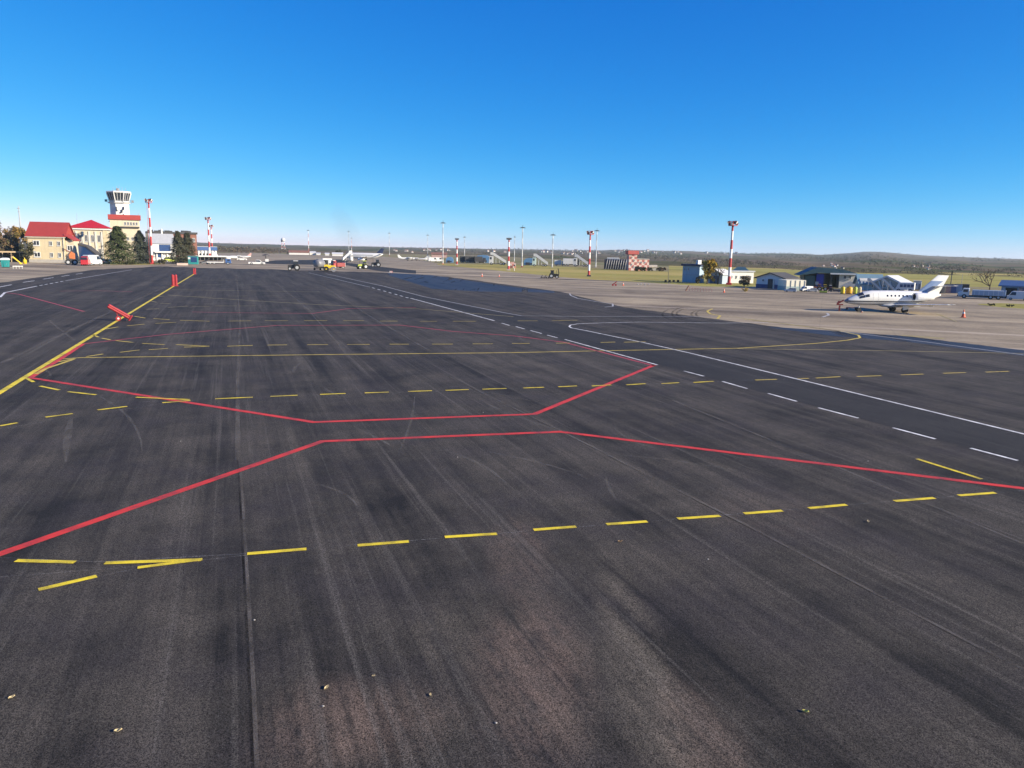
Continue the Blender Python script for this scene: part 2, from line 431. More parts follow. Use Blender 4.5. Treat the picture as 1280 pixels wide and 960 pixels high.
# ------------------------------------------------------------------ painted lines
def strip_mb(mb, pts, w, z):
    P = [at(x, y) for x, y in pts]
    L, Rr = [], []
    for i, p in enumerate(P):
        a = P[max(0, i - 1)]; b = P[min(len(P) - 1, i + 1)]
        d1 = (p - a).normalized() if i else (b - p).normalized(); d2 = (b - p).normalized() if i < len(P) - 1 else d1
        d = (d1 + d2).normalized(); nrm = Vector((-d.y, d.x, 0)); k = w / 2 / max(.45, nrm.dot(Vector((-d1.y, d1.x, 0))))
        L.append(p + nrm * k); Rr.append(p - nrm * k)
    o = len(mb.v); n = len(P)
    for p in L + Rr: mb.v.append((p.x, p.y, z))
    for i in range(n - 1): mb.f.append((o + n + i, o + n + i + 1, o + i + 1, o + i))
def line(name, pts, w, z, mat):
    mb = MB(); strip_mb(mb, pts, w, z); return mb.build(name, mat, kind='structure')
def dashes(name, segs, w, z, mat):
    mb = MB()
    for a, b, c, d in segs: strip_mb(mb, [(a, b), (c, d)], w, z)
    return mb.build(name, mat, kind='structure')
WR, WY = .30, .26
Z1, Z2, Z3 = .016, .020, .024
line('red_line', [(-120, 735), (0, 693), (403, 552), (700, 540), (1280, 611), (1420, 628)], WR, Z1, p_red)
line('red_line', [(104, 430), (76, 448.7), (38, 472.5), (392, 528), (668, 518), (818, 456.5)], WR, Z1, p_red)
line('red_line', [(104, 430), (210, 418), (345, 407), (500, 406.5), (567, 414.5), (642, 420), (705, 428), (818, 457.5)], .28, Z1, p_redf)
line('red_line', [(240, 390), (290, 391), (390, 392), (437, 385.8), (520, 384.5)], .26, Z1, p_redf)
line('red_line', [(8, 366), (24, 368), (105, 389.5)], .3, Z1, p_redf)
line('red_line', [(75, 364), (120, 363.5), (165, 364.8)], .3, Z1, p_redf)
line('yellow_line', [(-60, 528), (0, 491), (100, 429.5), (217, 358), (243, 342.4)], .31, Z2, p_yel)
line('yellow_line', [(78, 449), (100, 447.3), (400, 443.5), (640, 441), (760, 438.5), (922, 435.5), (1020, 429.4), (1060, 425.3), (1075, 422.4), (1073, 419), (1052, 414.3), (1004, 408), (967, 403), (930, 399)], .22, Z1, p_yelf)
line('yellow_line', [(922, 436), (1100, 438.5), (1280, 442), (1500, 447)], .2, Z1, p_yelo)
line('yellow_line', [(210, 369), (300, 375), (400, 381), (520, 386), (642, 396)], .24, Z1, p_yelo)
line('yellow_line', [(215, 362), (300, 363.5), (400, 365)], .24, Z1, p_yelo)
line('yellow_line', [(1127, 419.3), (1180, 423.4)], 1.2, Z1, p_yelo)
line('yellow_line', [(890.6, 386), (884, 389), (887.5, 392.3), (900, 394.7), (897, 398.6)], .3, Z1, p_yelf)
line('yellow_line', [(912, 396), (980, 404.5), (1050, 414)], .3, Z1, p_yelo)
line('yellow_line', [(45, 468), (58, 461), (92, 449.5)], .22, Z3, p_yelf)
dashes('yellow_dashes', [(20, 701.5, 94, 703.5), (131, 704.5, 252, 700.5), (48, 738, 121, 721), (309, 693, 383, 687), (447, 682.5, 511, 677.5), (556, 672, 621, 668), (667, 663, 720, 659), (758, 656, 809, 652.5), (847, 649, 900, 645.5), (930, 642.5, 978, 639), (1011, 636, 1058, 631.5), (1118, 627, 1168, 623), (1198, 620, 1244, 616.5), (1146, 574, 1227, 599.5)], .17, Z2, p_yel)
dashes('yellow_dashes', [(172, 710.5, 253, 700)], .15, Z3, p_yel)
dashes('yellow_dashes', [(0, 533, 21.7, 529), (57, 522, 91, 517.5), (122, 513, 159, 508.5), (203, 504, 238, 501), (170, 497, 237, 500), (85, 490, 120, 494), (50, 483, 74, 488), (33, 473, 42, 478), (269, 499, 316, 497), (338, 496, 372, 494.5), (400, 493.5, 432, 492.3), (456, 491.6, 486, 490.6), (510, 489.8, 540, 488.8), (557, 488.4, 586, 487.4), (603, 487, 633, 486), (654, 485.5, 680, 484.5), (698, 484, 721, 482.8), (740, 483, 764, 481.5), (783, 481.5, 807, 480), (827, 480, 849, 478.7), (867, 478.5, 892, 477)], .18, Z3, p_yel)
dashes('yellow_dashes', [(944, 475.5, 971, 474.5), (997, 473.7, 1011, 473.3), (1020, 473, 1050, 471.2), (1071, 471, 1102, 470), (1126, 469, 1154, 468), (1179, 467, 1207, 466), (1232, 465.5, 1261, 464.5)], .17, Z3, p_yelf)
dashes('yellow_dashes', [(220, 431, 260, 433), (230, 434.2, 262, 433), (284, 433, 316, 432), (334, 431.6, 359, 431.3), (384, 431.2, 410, 431), (434, 430.8, 462, 430.7), (487, 430.5, 511, 430.5), (540, 430.4, 566, 430.4), (591, 430.1, 616, 430), (640, 429.6, 662, 429.5), (695, 429.2, 712, 429), (751, 428.3, 769, 427.8), (780, 428, 807, 427.3), (150, 440.7, 174.5, 437.7), (108, 446, 129, 442.8), (186, 437.5, 210, 435.8), (178, 429.5, 205.5, 431), (145, 426, 166.5, 428.3), (127.5, 423, 138, 425), (116, 418.6, 123, 421.6), (73, 452.5, 94, 448.5)], .2, Z2, p_yelf)
dashes('yellow_dashes', [(225, 400.5, 262, 401.7), (285, 401.5, 314, 401.2), (331, 401, 360, 401), (380, 401, 409, 400.8), (429, 401, 455, 401), (475, 401.5, 497, 401.5), (525, 401.7, 546, 401.7), (566, 401.7, 595, 401.7), (647, 401.2, 672, 401.2), (690, 401, 722, 400.4), (159, 407.4, 180.7, 405.3), (194, 404.4, 220, 403), (132, 411.5, 148, 408.8), (168, 395.5, 181.6, 397.7), (192, 398.4, 212, 399.6)], .2, Z1, p_yelf)
dashes('yellow_dashes', [(210, 384.5, 235, 382.7), (240, 383, 262, 383), (269, 382.5, 296, 382.5), (299, 382.5, 320, 382.5), (183, 386.7, 199, 385.8), (186, 376, 196, 378), (200, 379, 214, 380), (190, 372, 205, 370)], .22, Z1, p_yelo)
dashes('yellow_dashes', [(240, 370.5, 270, 370.3), (285, 370.2, 310, 370), (330, 370, 350, 370), (250, 356, 280, 356), (300, 356, 330, 356), (250, 350, 300, 350.4)], .2, Z1, p_yelo)
line('white_line', [(386, 341), (462.5, 359)], .2, Z1, p_whif)
dashes('white_dashes', [(465 + i * 7, 359.6 + i * 2, 468.5 + i * 7, 360.6 + i * 2) for i in range(7)], .22, Z1, p_whi)
line('white_line', [(513, 372.8), (618, 401)], .2, Z1, p_whi)
dashes('white_dashes', [(627, 404, 637, 407), (645, 408.4, 656, 411.4), (663, 413.3, 677, 417), (684, 419, 697, 422.5), (855, 464, 880, 470.5), (903, 477, 934, 486), (960, 492, 996, 502), (1023, 510, 1073, 523), (1116, 535, 1169, 549), (1213, 560.5, 1272, 576), (1330, 592, 1395, 609)], .15, Z1, p_whi)
line('white_line', [(706, 424.5), (822, 456.5)], .16, Z2, p_whi)
line('white_line', [(1420, 577), (1280, 543), (860, 441), (800, 427.5), (730, 413), (714, 410), (711.5, 408.3), (713, 406.5), (722, 405), (755, 403.7), (800, 402.7), (900, 404), (960, 403.5)], .17, Z2, p_whi)
line('white_line', [(407, 342), (480, 358), (530, 371), (630, 391), (652, 394.8), (720, 395.6), (800, 395.6), (900, 396)], .2, Z1, p_whif)
line('white_line', [(0, 371.6), (6, 365.8), (46, 357.8)], .3, Z1, p_whi)
dashes('white_dashes', [(49.6 + i * 6.5, 357.1 - i * 1.22, 53 + i * 6.5, 356.4 - i * 1.22) for i in range(5)], .3, Z1, p_whi)
line('white_line', [(82, 351), (120, 344.6), (165, 337.2)], .3, Z1, p_whif)
dashes('white_dashes', [(-20, 362.5, 14.5, 356), (29, 353, 43, 351), (54, 349, 67, 347), (77, 345.6, 87, 344), (95, 342.8, 103, 341.6)], .3, Z1, p_whi)
line('white_line', [(1050, 414.5), (1153, 427), (1280, 444)], .22, Z2, p_whif)
line('white_line', [(1034, 391.5), (1036, 394), (1028, 396.4)], .3, Z1, p_whif)
line('white_line', [(1170, 392), (1196, 402.3)], .25, Z1, p_yelo).hide_render = False
line('white_line', [(712, 367), (713.5, 369.5), (722, 373), (745, 377), (766, 380), (766, 383), (756, 384)], .25, Z1, p_whif)
line('grey_line', [(60, 400), (93, 426)], .2, Z1, p_dust)
line('grey_line', [(0, 455), (90, 412), (210, 357)], .35, Z1, p_dust)
# chalk setting-out lines and paving seams
line('chalk_line', [(-30, 696), (120, 703), (320, 692), (700, 661), (1280, 613.5)], .018, .0135, p_chalk)
line('chalk_line', [(-30, 757), (60, 735), (180, 709), (330, 692)], .016, .0138, p_chalk)
line('chalk_line', [(-30, 724), (130, 712), (250, 702)], .014, .0136, p_chalk)
line('chalk_line', [(-30, 506), (170, 503), (640, 486), (1100, 470)], .03, .0134, p_chalk)
line('chalk_line', [(-30, 541), (200, 505), (270, 499)], .03, .0135, p_chalk)
line('paving_seam', [(297, 575), (301, 640), (304, 700), (312, 860), (318, 1000)], .055, .0105, p_seam)
line('paving_seam', [(301, 590), (305, 650), (308, 700), (317, 860), (323, 1000)], .07, .0110, p_dust)
line('paving_seam', [(560, 470), (705, 541), (930, 655), (1100, 745), (1280, 838), (1400, 900)], .10, .0115, p_dust)
line('paving_seam', [(562, 472), (707, 543), (932, 658), (1102, 748), (1282, 842)], .045, .0117, p_seam)
line('paving_seam', [(296, 345), (300, 400), (297, 470), (297, 575)], .18, .0105, p_dust)
line('paving_seam', [(340, 350), (380, 382), (432, 440)], .16, .0105, p_dust)
line('paving_seam', [(400, 355), (470, 400), (540, 440)], .2, .0105, p_dust)
line('paving_seam', [(840, 500), (1000, 565), (1280, 680)], .12, .0105, p_dust)
scr = random.Random(31)
p_scuff = smear('pale_tyre_scuff', (.24, .22, .19), .5)
for k in range(34):                                     # pale scuffs left by turning machines
    cx, cy = scr.uniform(60, 1000), scr.uniform(372, 640); a0 = scr.uniform(-.3, .3); n_ = 9
    ln = scr.uniform(3, 16); cu = scr.uniform(-.9, .9); p0 = at(cx, cy); hd = VPA + R(90) + scr.uniform(-.45, .45)
    P_ = []
    for i in range(n_):
        u = i / (n_ - 1); h_ = hd + cu * u; p0 = p0 + Vector((math.cos(h_), math.sin(h_), 0)) * (ln / n_); P_.append(p0.copy())
    mb = MB(); w_ = scr.uniform(.05, .16)
    for i, p in enumerate(P_):
        d_ = (P_[min(i + 1, n_ - 1)] - P_[max(i - 1, 0)]).normalized(); nn = Vector((-d_.y, d_.x, 0)) * (w_ * math.sin(math.pi * (i + .4) / n_))
        mb.v += [(p.x + nn.x, p.y + nn.y, .0098 + k * .00004), (p.x - nn.x, p.y - nn.y, .0098 + k * .00004)]
    for i in range(n_ - 1): mb.f.append((2 * i, 2 * i + 1, 2 * i + 3, 2 * i + 2))
    mb.build('tyre_scuff', p_scuff, kind='structure')
for k, (cx, cy, a, b) in enumerate([(868, 392, 22, 7), (868, 392, 28, 9), (880, 393, 16, 5.5), (890, 392.5, 20, 6.5), (852, 393, 24, 8)]):
    line('tyre_mark', [(cx - a * math.cos(t), cy - b * math.sin(t)) for t in [(-1.2 + 2.6 * i / 16) for i in range(17)]], .28, .0105 + k * .0004, p_tyre)
# ------------------------------------------------------------------ materials for things
W_ = M('white_paintwork', (.60, .60, .58), .45, .06, .6, dirt=.12)
W2 = M('off_white_wall', (.56, .54, .48), .85, .08, .4, dirt=.3)
CREAM = M('cream_render', (.52, .44, .285), .9, .08, .35, dirt=.25)
CREAM2 = M('pale_cream_render', (.52, .455, .33), .9, .08, .35, dirt=.25)
REDROOF = M('red_tiled_roof', (.30, .038, .03), .6, .12, .8, dirt=.15)
REDROOF2 = M('bright_red_sheet_roof', (.38, .014, .022), .5, .08, .8)
REDP = M('red_plastic', (.30, .022, .028), .5, .2, 2, dirt=.35)
REDM = M('red_mast_paint', (.45, .04, .035), .6, .12, 2)
GLASS = M('dark_glass', (.025, .03, .04), .12, .1, .3, spec=.6)
BGLASS = M('blue_glass', (.02, .05, .14), .15, .1, .3, spec=.6)
DARK = M('dark_steel', (.035, .034, .036), .6, .15, 1)
BLACK = M('black_rubber', (.012, .012, .012), .8, .1, 3)
GREY = M('grey_metal', (.22, .22, .23), .5, .1, 1, metal=.3)
LGREY = M('galvanised_steel', (.45, .46, .46), .5, .1, 1, metal=.3)
CONC = M('concrete_block', (.34, .32, .29), .9, .15, 1.5)
YEL = M('yellow_machine_paint', (.70, .48, .02), .5, .1, 1)
LIME = M('lime_paint', (.36, .42, .05), .5, .1, 1)
ORG = M('orange_paint', (.42, .13, .04), .5, .12, 1)
BLUE = M('blue_paint', (.035, .09, .24), .5, .12, 1)
ROYAL = M('royal_blue_doors', (.02, .03, .30), .6, .12, 1)
PBLUE = M('pale_blue_render', (.30, .40, .47), .85, .08, .5, dirt=.2)
GBLUE = M('grey_blue_cladding', (.30, .36, .42), .7, .08, .5, dirt=.2)
SKYB = M('blue_cladding', (.10, .22, .38), .6, .12, .6)
TEAL = M('teal_paint', (.02, .22, .22), .55, .1, 1)
TEALROOF = M('dark_teal_roof', (.03, .075, .095), .6, .15, .8)
DROOF = M('dark_felt_roof', (.06, .058, .058), .85, .2, .5)
PINK = M('pink_brick', (.52, .30, .25), .85, .1, 1)
BROWN = M('brown_brick', (.22, .10, .07), .85, .15, 1)
BARK = M('bark', (.085, .062, .045), .95, .3, 3)
WOOD = M('pale_timber', (.36, .27, .17), .9, .2, 2)
JET_W = M('aircraft_white', (.62, .62, .60), .28, .03, .5, spec=.5, coat=.3)
JET_B = M('aircraft_blue_grey', (.14, .20, .33), .3, .04, .5, spec=.5, coat=.3)
JET_G = M('aircraft_grey', (.30, .31, .34), .35, .05, .5, spec=.5)
LITE = M('lamp_glass', (.7, .7, .68), .2, .02, 1)
REDL = M('tail_lamp', (.45, .02, .02), .3, .05, 1)

def stripes(name, base_col, other, bands, first):
    if name in MATS: return MATS[name]
    t = NT(name); v = t.coord('Object'); z = t.sep(v)[2]
    f = t.math('FRACT', t.math('ADD', t.math('DIVIDE', z, bands), first))
    c = t.mix(t.math('GREATER_THAN', f, .5), base_col, other)
    c = t.mix(1.0, c, t.rng(t.noise(v, 2, 4), .3, .7, .82, 1.12), 'MULTIPLY')
    t.set('Base Color', c); t.set('Roughness', .55); MATS[name] = t.m
    return t.m
def leafmat(name, a, b, c3=None):
    t = NT(name); v = t.coord('Object')
    n1 = t.noise(v, .9, 2); n2 = t.noise(v, 5.5, 2)
    c = t.mix(t.rng(t.math('ADD', t.math('MULTIPLY', n1, .5), t.math('MULTIPLY', n2, .5)), .38, .62, 0, 1), a, b)
    if c3: c = t.mix(t.rng(t.noise(t.mapping(v, loc=(5, 5, 5)), .6, 2), .5, .6, 0, .9), c, c3)
    t.set('Base Color', c); t.set('Roughness', .75); t.set('Specular IOR Level', .2)
    return t.m
LEAF_SPRUCE = leafmat('blue_spruce_needles', (.028, .042, .028), (.11, .12, .08))
LEAF_DARK = leafmat('dark_needles', (.026, .042, .018), (.115, .135, .045))
LEAF_FADE = leafmat('dusty_needles', (.05, .058, .034), (.13, .125, .075))
LEAF_AUT = leafmat('autumn_leaves', (.16, .09, .02), (.34, .21, .05), (.10, .09, .03))
LEAF_GOLD = leafmat('golden_leaves', (.30, .17, .02), (.46, .34, .05), (.16, .16, .04))
LEAF_BR = leafmat('brown_leaves', (.09, .06, .035), (.20, .13, .07), (.08, .08, .035))
LEAF_GRN = leafmat('shrub_leaves', (.04, .05, .018), (.10, .10, .04))
LEAF_BLK = leafmat('dark_shrub_leaves', (.035, .04, .02), (.10, .09, .045))

# ------------------------------------------------------------------ part builders
def window(par, x, z, w, h, y=0.0, side='f', glass=None, depth=.12):
    """framed window on the wall plane: side f = faces the viewer (local -y), r = faces local +x, l = local -x"""
    fr = MB(); t = min(w, h) * .12
    def bx(mb, u, zz, du, dz, d, off):
        if side == 'f': mb.box((u, y - off, zz), (du, d, dz))
        else:
            sg = 1 if side == 'r' else -1
            mb.box((y + sg * off, u, zz), (d, du, dz))
    for u in (-1, 1): bx(fr, x + u * (w - t) / 2, z + h / 2, t, h, depth, depth / 2 + .004)
    for q in (t / 2, h - t / 2): bx(fr, x, z + q, w - 2.02 * t, t, depth, depth / 2 + .004)
    bx(fr, x, z + h / 2, t * .7, h - 2.02 * t, depth * .8, depth * .4 + .004)
    bx(fr, x, z - t * .4, w * 1.1, t * .7, depth * 1.8, depth * .9 + .004)
    o = fr.build('window', W_, par)
    g = MB(); bx(g, x, z + h / 2, w - 2 * t, h - 2 * t, .03, .02); g.build('pane', glass or GLASS, o)
    return o
def gable(mb, W, D, z0, z1, ov, axis='x', th=.25, y0=0.0):
    """two roof slopes with thickness; ridge along x or y; box spans x in +-W/2, y in y0..y0+D"""
    if axis == 'x':
        c = y0 + D / 2; k = (z1 - z0) / (D / 2); e = D / 2 + ov; ze = z0 - ov * k
        mb.prism([(c - e, ze), (c, z1), (c, z1 + th), (c - e, ze + th)], -W / 2 - ov, W / 2 + ov, 'yz')
        mb.prism([(c + e, ze), (c + e, ze + th), (c, z1 + th), (c, z1)], -W / 2 - ov, W / 2 + ov, 'yz')
    else:
        k = (z1 - z0) / (W / 2); e = W / 2 + ov; ze = z0 - ov * k
        mb.prism([(-e, ze), (0, z1), (0, z1 + th), (-e, ze + th)], y0 - ov, y0 + D + ov, 'xz')
        mb.prism([(e, ze), (e, ze + th), (0, z1 + th), (0, z1)], y0 - ov, y0 + D + ov, 'xz')
    return mb
def gwall(W, D, z0, z1, axis='x', y0=0.0):
    """one wall body with gable ends"""
    if axis == 'x': return MB().prism([(y0, 0), (y0 + D, 0), (y0 + D, z0), (y0 + D / 2, z1), (y0, z0)], -W / 2, W / 2, 'yz')
    return MB().prism([(-W / 2, 0), (W / 2, 0), (W / 2, z0), (0, z1), (-W / 2, z0)], y0, y0 + D, 'xz')
def leaves(mb, pts, n, size, rnd, flat=.0):
    for _ in range(n):
        c, r = rnd.choice(pts)
        d = Vector((rnd.gauss(0, 1), rnd.gauss(0, 1), rnd.gauss(0, 1)))
        d = d.normalized() * (r * rnd.random() ** .45)
        p = Vector(c) + d
        a = Vector((rnd.gauss(0, 1), rnd.gauss(0, 1), rnd.gauss(0, .7))).normalized(); b = a.cross(Vector((rnd.gauss(0, 1), rnd.gauss(0, 1), rnd.gauss(0, 1)))).normalized()
        s = size * rnd.uniform(.6, 1.4)
        mb.add([p - a * s, p + b * s * .55, p + a * s, p - b * s * .55], [(0, 1, 2, 3)])
def limb(mb, p, d, L, r, rnd, depth, tips, spread=.55):
    e = p + d * L; mb.cyl(p, e, r, r * .62, 6)
    if depth == 0: tips.append(e); return
    for _ in range(rnd.choice((2, 3, 3))):
        nd = (d + Vector((rnd.gauss(0, spread), rnd.gauss(0, spread), rnd.gauss(.12, spread * .6)))).normalized()
        limb(mb, p.lerp(e, rnd.uniform(.65, 1)), nd, L * rnd.uniform(.6, .85), r * .6, rnd, depth - 1, tips, spread)
def broadleaf(name, label, px, py, wpx, hpx, mat, seed, n=1500, leaf=.30, trunk=.22, group=None, cat='tree', bare=0.0, low=.15):
    rnd = random.Random(seed); o, s = T(name, label, cat, px, py, 0, group)
    Wd, Ht = wpx * s, hpx * s
    tb = MB(); tips = []
    L = Ht * max(.16, trunk)
    tb.cyl((0, 0, -.1), (0, 0, L), Ht * .028, Ht * .02, 8)
    for _ in range(4):
        limb(tb, Vector((0, 0, L * .9)), Vector((rnd.gauss(0, .5), rnd.gauss(0, .5), 1)).normalized(), Ht * .24, Ht * .016, rnd, 2 + (bare > .5), tips)
    mz = max(t.z for t in tips); mx = max(max(abs(t.x), abs(t.y)) for t in tips)
    fz = Ht * .96 / mz; fx = Wd * .5 / mx
    tb.v = [(x * (fx if z > L else 1), y * (fx if z > L else 1), z if z < L else L + (z - L) * (Ht * .97 - L) / (mz - L)) for x, y, z in tb.v]
    tb.build('trunk', BARK, o)
    if bare < 1:
        cl = []
        for t in tips: cl.append(((t.x * fx * .85, t.y * fx * .85, L + (t.z - L) * (Ht * .93 - L) / (mz - L)), Wd * .11))
        for _ in range(14):
            a = rnd.random() * 6.28; q = rnd.random() ** .5
            cl.append(((Wd * .40 * q * math.cos(a), Wd * .40 * q * math.sin(a), Ht * rnd.uniform(low, .8)), Wd * rnd.uniform(.08, .16)))
        cb = MB(); leaves(cb, cl, int(n * (1 - bare)), leaf, rnd); cb.build('crown', mat, o)
    return o
def shrub(name, label, px, py, wpx, hpx, mat, seed, n=500, leaf=.25, group=None, cat='shrub'):
    rnd = random.Random(seed); o, s = T(name, label, cat, px, py, 0, group); Wd, Ht = wpx * s, hpx * s
    tb = MB()
    for _ in range(7): tb.cyl((0, 0, -.05), (rnd.uniform(-.3, .3) * Wd, rnd.uniform(-.3, .3) * Wd, Ht * rnd.uniform(.5, .8)), .05, .02, 5)
    tb.build('stem', BARK, o)
    cl = [((Wd * .36 * rnd.uniform(-1, 1), Wd * .30 * rnd.uniform(-1, 1), Ht * rnd.uniform(.2, .78)), min(Wd, Ht) * rnd.uniform(.14, .24)) for _ in range(14)]
    cb = MB(); leaves(cb, cl, n, leaf, rnd); cb.build('foliage', mat, o)
    return o
def spruce(name, label, px, py, wpx, hpx, mat, seed, n=2600, group=None, taper=.85, tops=1):
    rnd = random.Random(seed); o, s = T(name, label, 'tree', px, py, 0, group); Wd, Ht = wpx * s, hpx * s
    tb = MB(); cb = MB()
    tb.cyl((0, 0, -.1), (0, 0, Ht * .97), Ht * .022, Ht * .003, 8)
    for k in range(n):
        u = rnd.random() ** .8
        z = Ht * (.045 + .955 * u)
        rr = Wd / 2 * 1.32 * (1 - u ** 1.9 * taper - .14 * u) * (1 + .16 * math.sin(z * 2.1 + seed) + .10 * math.sin(z * 4.7))
        rr = max(.12, rr); a = rnd.random() * 6.283
        rr *= (.86 + .14 * math.sin(a * 5 + z * 1.7) + .06 * math.sin(a * 11 + z * 3))
        q = rnd.random() ** .4 * rnd.uniform(.86, 1.16)
        p = Vector((rr * q * math.cos(a), rr * q * math.sin(a), z - rr * q * .22))
        d = Vector((math.cos(a), math.sin(a), -.35 + rnd.uniform(-.3, .3))).normalized()
        t = Vector((-math.sin(a), math.cos(a), rnd.uniform(-.3, .3)))
        L = Ht * .036 * rnd.uniform(.6, 1.3)
        cb.add([p - d * L * .5, p + t * L * .4, p + d * L, p - t * L * .4], [(0, 1, 2, 3)])
    for k in range(70):
        u = k / 70; a = k * 2.4; rr = Wd / 2 * (1 - u * .95) * .8; z = Ht * (.06 + .9 * u)
        tb.cyl((0, 0, z), (rr * math.cos(a), rr * math.sin(a), z - rr * .2), .05, .015, 4)
    tb.build('trunk', BARK, o); cb.build('crown', mat, o)
    return o

def mast(label, px, py, top, head='ring', stripe='rw', r=.35, group='floodlight masts around the airfield', ladder=False, base=None):
    o, s = T('floodlight_mast', label, 'floodlight mast', px, py, 0, group)
    Ht = (py - top) * s
    if stripe == 'rw': mat = stripes('red_white_bands_%d' % round(Ht), (.42, .03, .03), (.74, .73, .70), Ht / 3.5 , .02)
    elif stripe == 'wr': mat = stripes('white_red_bands_%d' % round(Ht), (.74, .73, .70), (.50, .16, .13), Ht / 3.5, .15)
    else: mat = stripes('pale_bands_%d' % round(Ht), (.60, .60, .58), (.36, .38, .40), Ht / 3.5, .1)
    MB().cyl((0, 0, .3), (0, 0, Ht * .93), r, r * .62, 12).build('pole', mat, o, smooth=False)
    MB().box((0, 0, .22), (r * 3.4, r * 3.4, .52)).build('base', base or CONC, o, bevel=.05)
    hh = Ht * .93
    if head == 'ring':
        w = r * 2.7
        pl = MB().cyl((0, 0, hh), (0, 0, hh + .12), w, w, 12)
        for k in range(12):
            a = k * math.pi / 6; pl.cyl((w * .96 * math.cos(a), w * .96 * math.sin(a), hh + .1), (w * .96 * math.cos(a), w * .96 * math.sin(a), hh + 1.1), .04, .04, 5)
        for zz in (.6, 1.1):
            for k in range(12):
                a, b = k * math.pi / 6, (k + 1) * math.pi / 6
                pl.cyl((w * .96 * math.cos(a), w * .96 * math.sin(a), hh + zz), (w * .96 * math.cos(b), w * .96 * math.sin(b), hh + zz), .04, .04, 5)
        pl.cyl((0, 0, hh), (0, 0, Ht * .985), r * .55, r * .3, 8)
        pl.build('platform', REDM, o)
        for k in range(6):
            a = k * math.pi / 3 + .3; c = Vector((w * .9 * math.cos(a), w * .9 * math.sin(a), hh + Ht * .035 + .35 * (k % 2)))
            lb = MB().box(c, (r * 1.3, r * 1.0, r * 1.4), rz=a, ry=.5)
            q = lb.build('floodlight', DARK, o); 
            MB().box(c + Vector((math.cos(a), math.sin(a), -.45)) * (r * .75), (r * .2, r * 1.05, r * 1.5), rz=a, ry=.5).build('lens', LITE, q)
    elif head == 'disc':
        w = r * 4.6
        MB().cyl((0, 0, hh - .15), (0, 0, hh + .2), w * .45, w, 14).cyl((0, 0, hh + .2), (0, 0, Ht), .12, .03, 6).build('head_ring', DARK, o)
        for k in range(8):
            a = k * math.pi / 4; MB().box((w * math.cos(a), w * math.sin(a), hh - .1), (r * 1.1, r * .9, r * .8), rz=a, ry=.6).build('floodlight', GREY, o)
    else:
        MB().box((0, 0, hh + .2), (r * 4.5, r * 1.4, r * 1.6)).cyl((0, 0, hh), (0, 0, Ht), .1, .03, 6).build('head_frame', DARK, o)
        for k in (-1.5, -.5, .5, 1.5): MB().box((k * r * 1.3, -r, hh + .25), (r, r * .8, r * 1.2), rx=.5).build('floodlight', GREY, o)
    if ladder:
        lb = MB()
        for y in (-.3, .3): lb.cyl((-r * 2.1, y, .3), (-r * 1.5, y, hh), .05, .05, 5)
        for k in range(int(hh / .6)): lb.cyl((-r * 2.1 + r * .6 * k * .6 / hh, -.3, .6 + k * .6), (-r * 2.1 + r * .6 * k * .6 / hh, .3, .6 + k * .6), .03, .03, 4)
        for k in range(6): lb.cyl((-r * 1.9, 0, hh * (k + .5) / 6), (0, 0, hh * (k + .5) / 6), .04, .04, 4)
        lb.build('ladder', REDM, o)
    return o

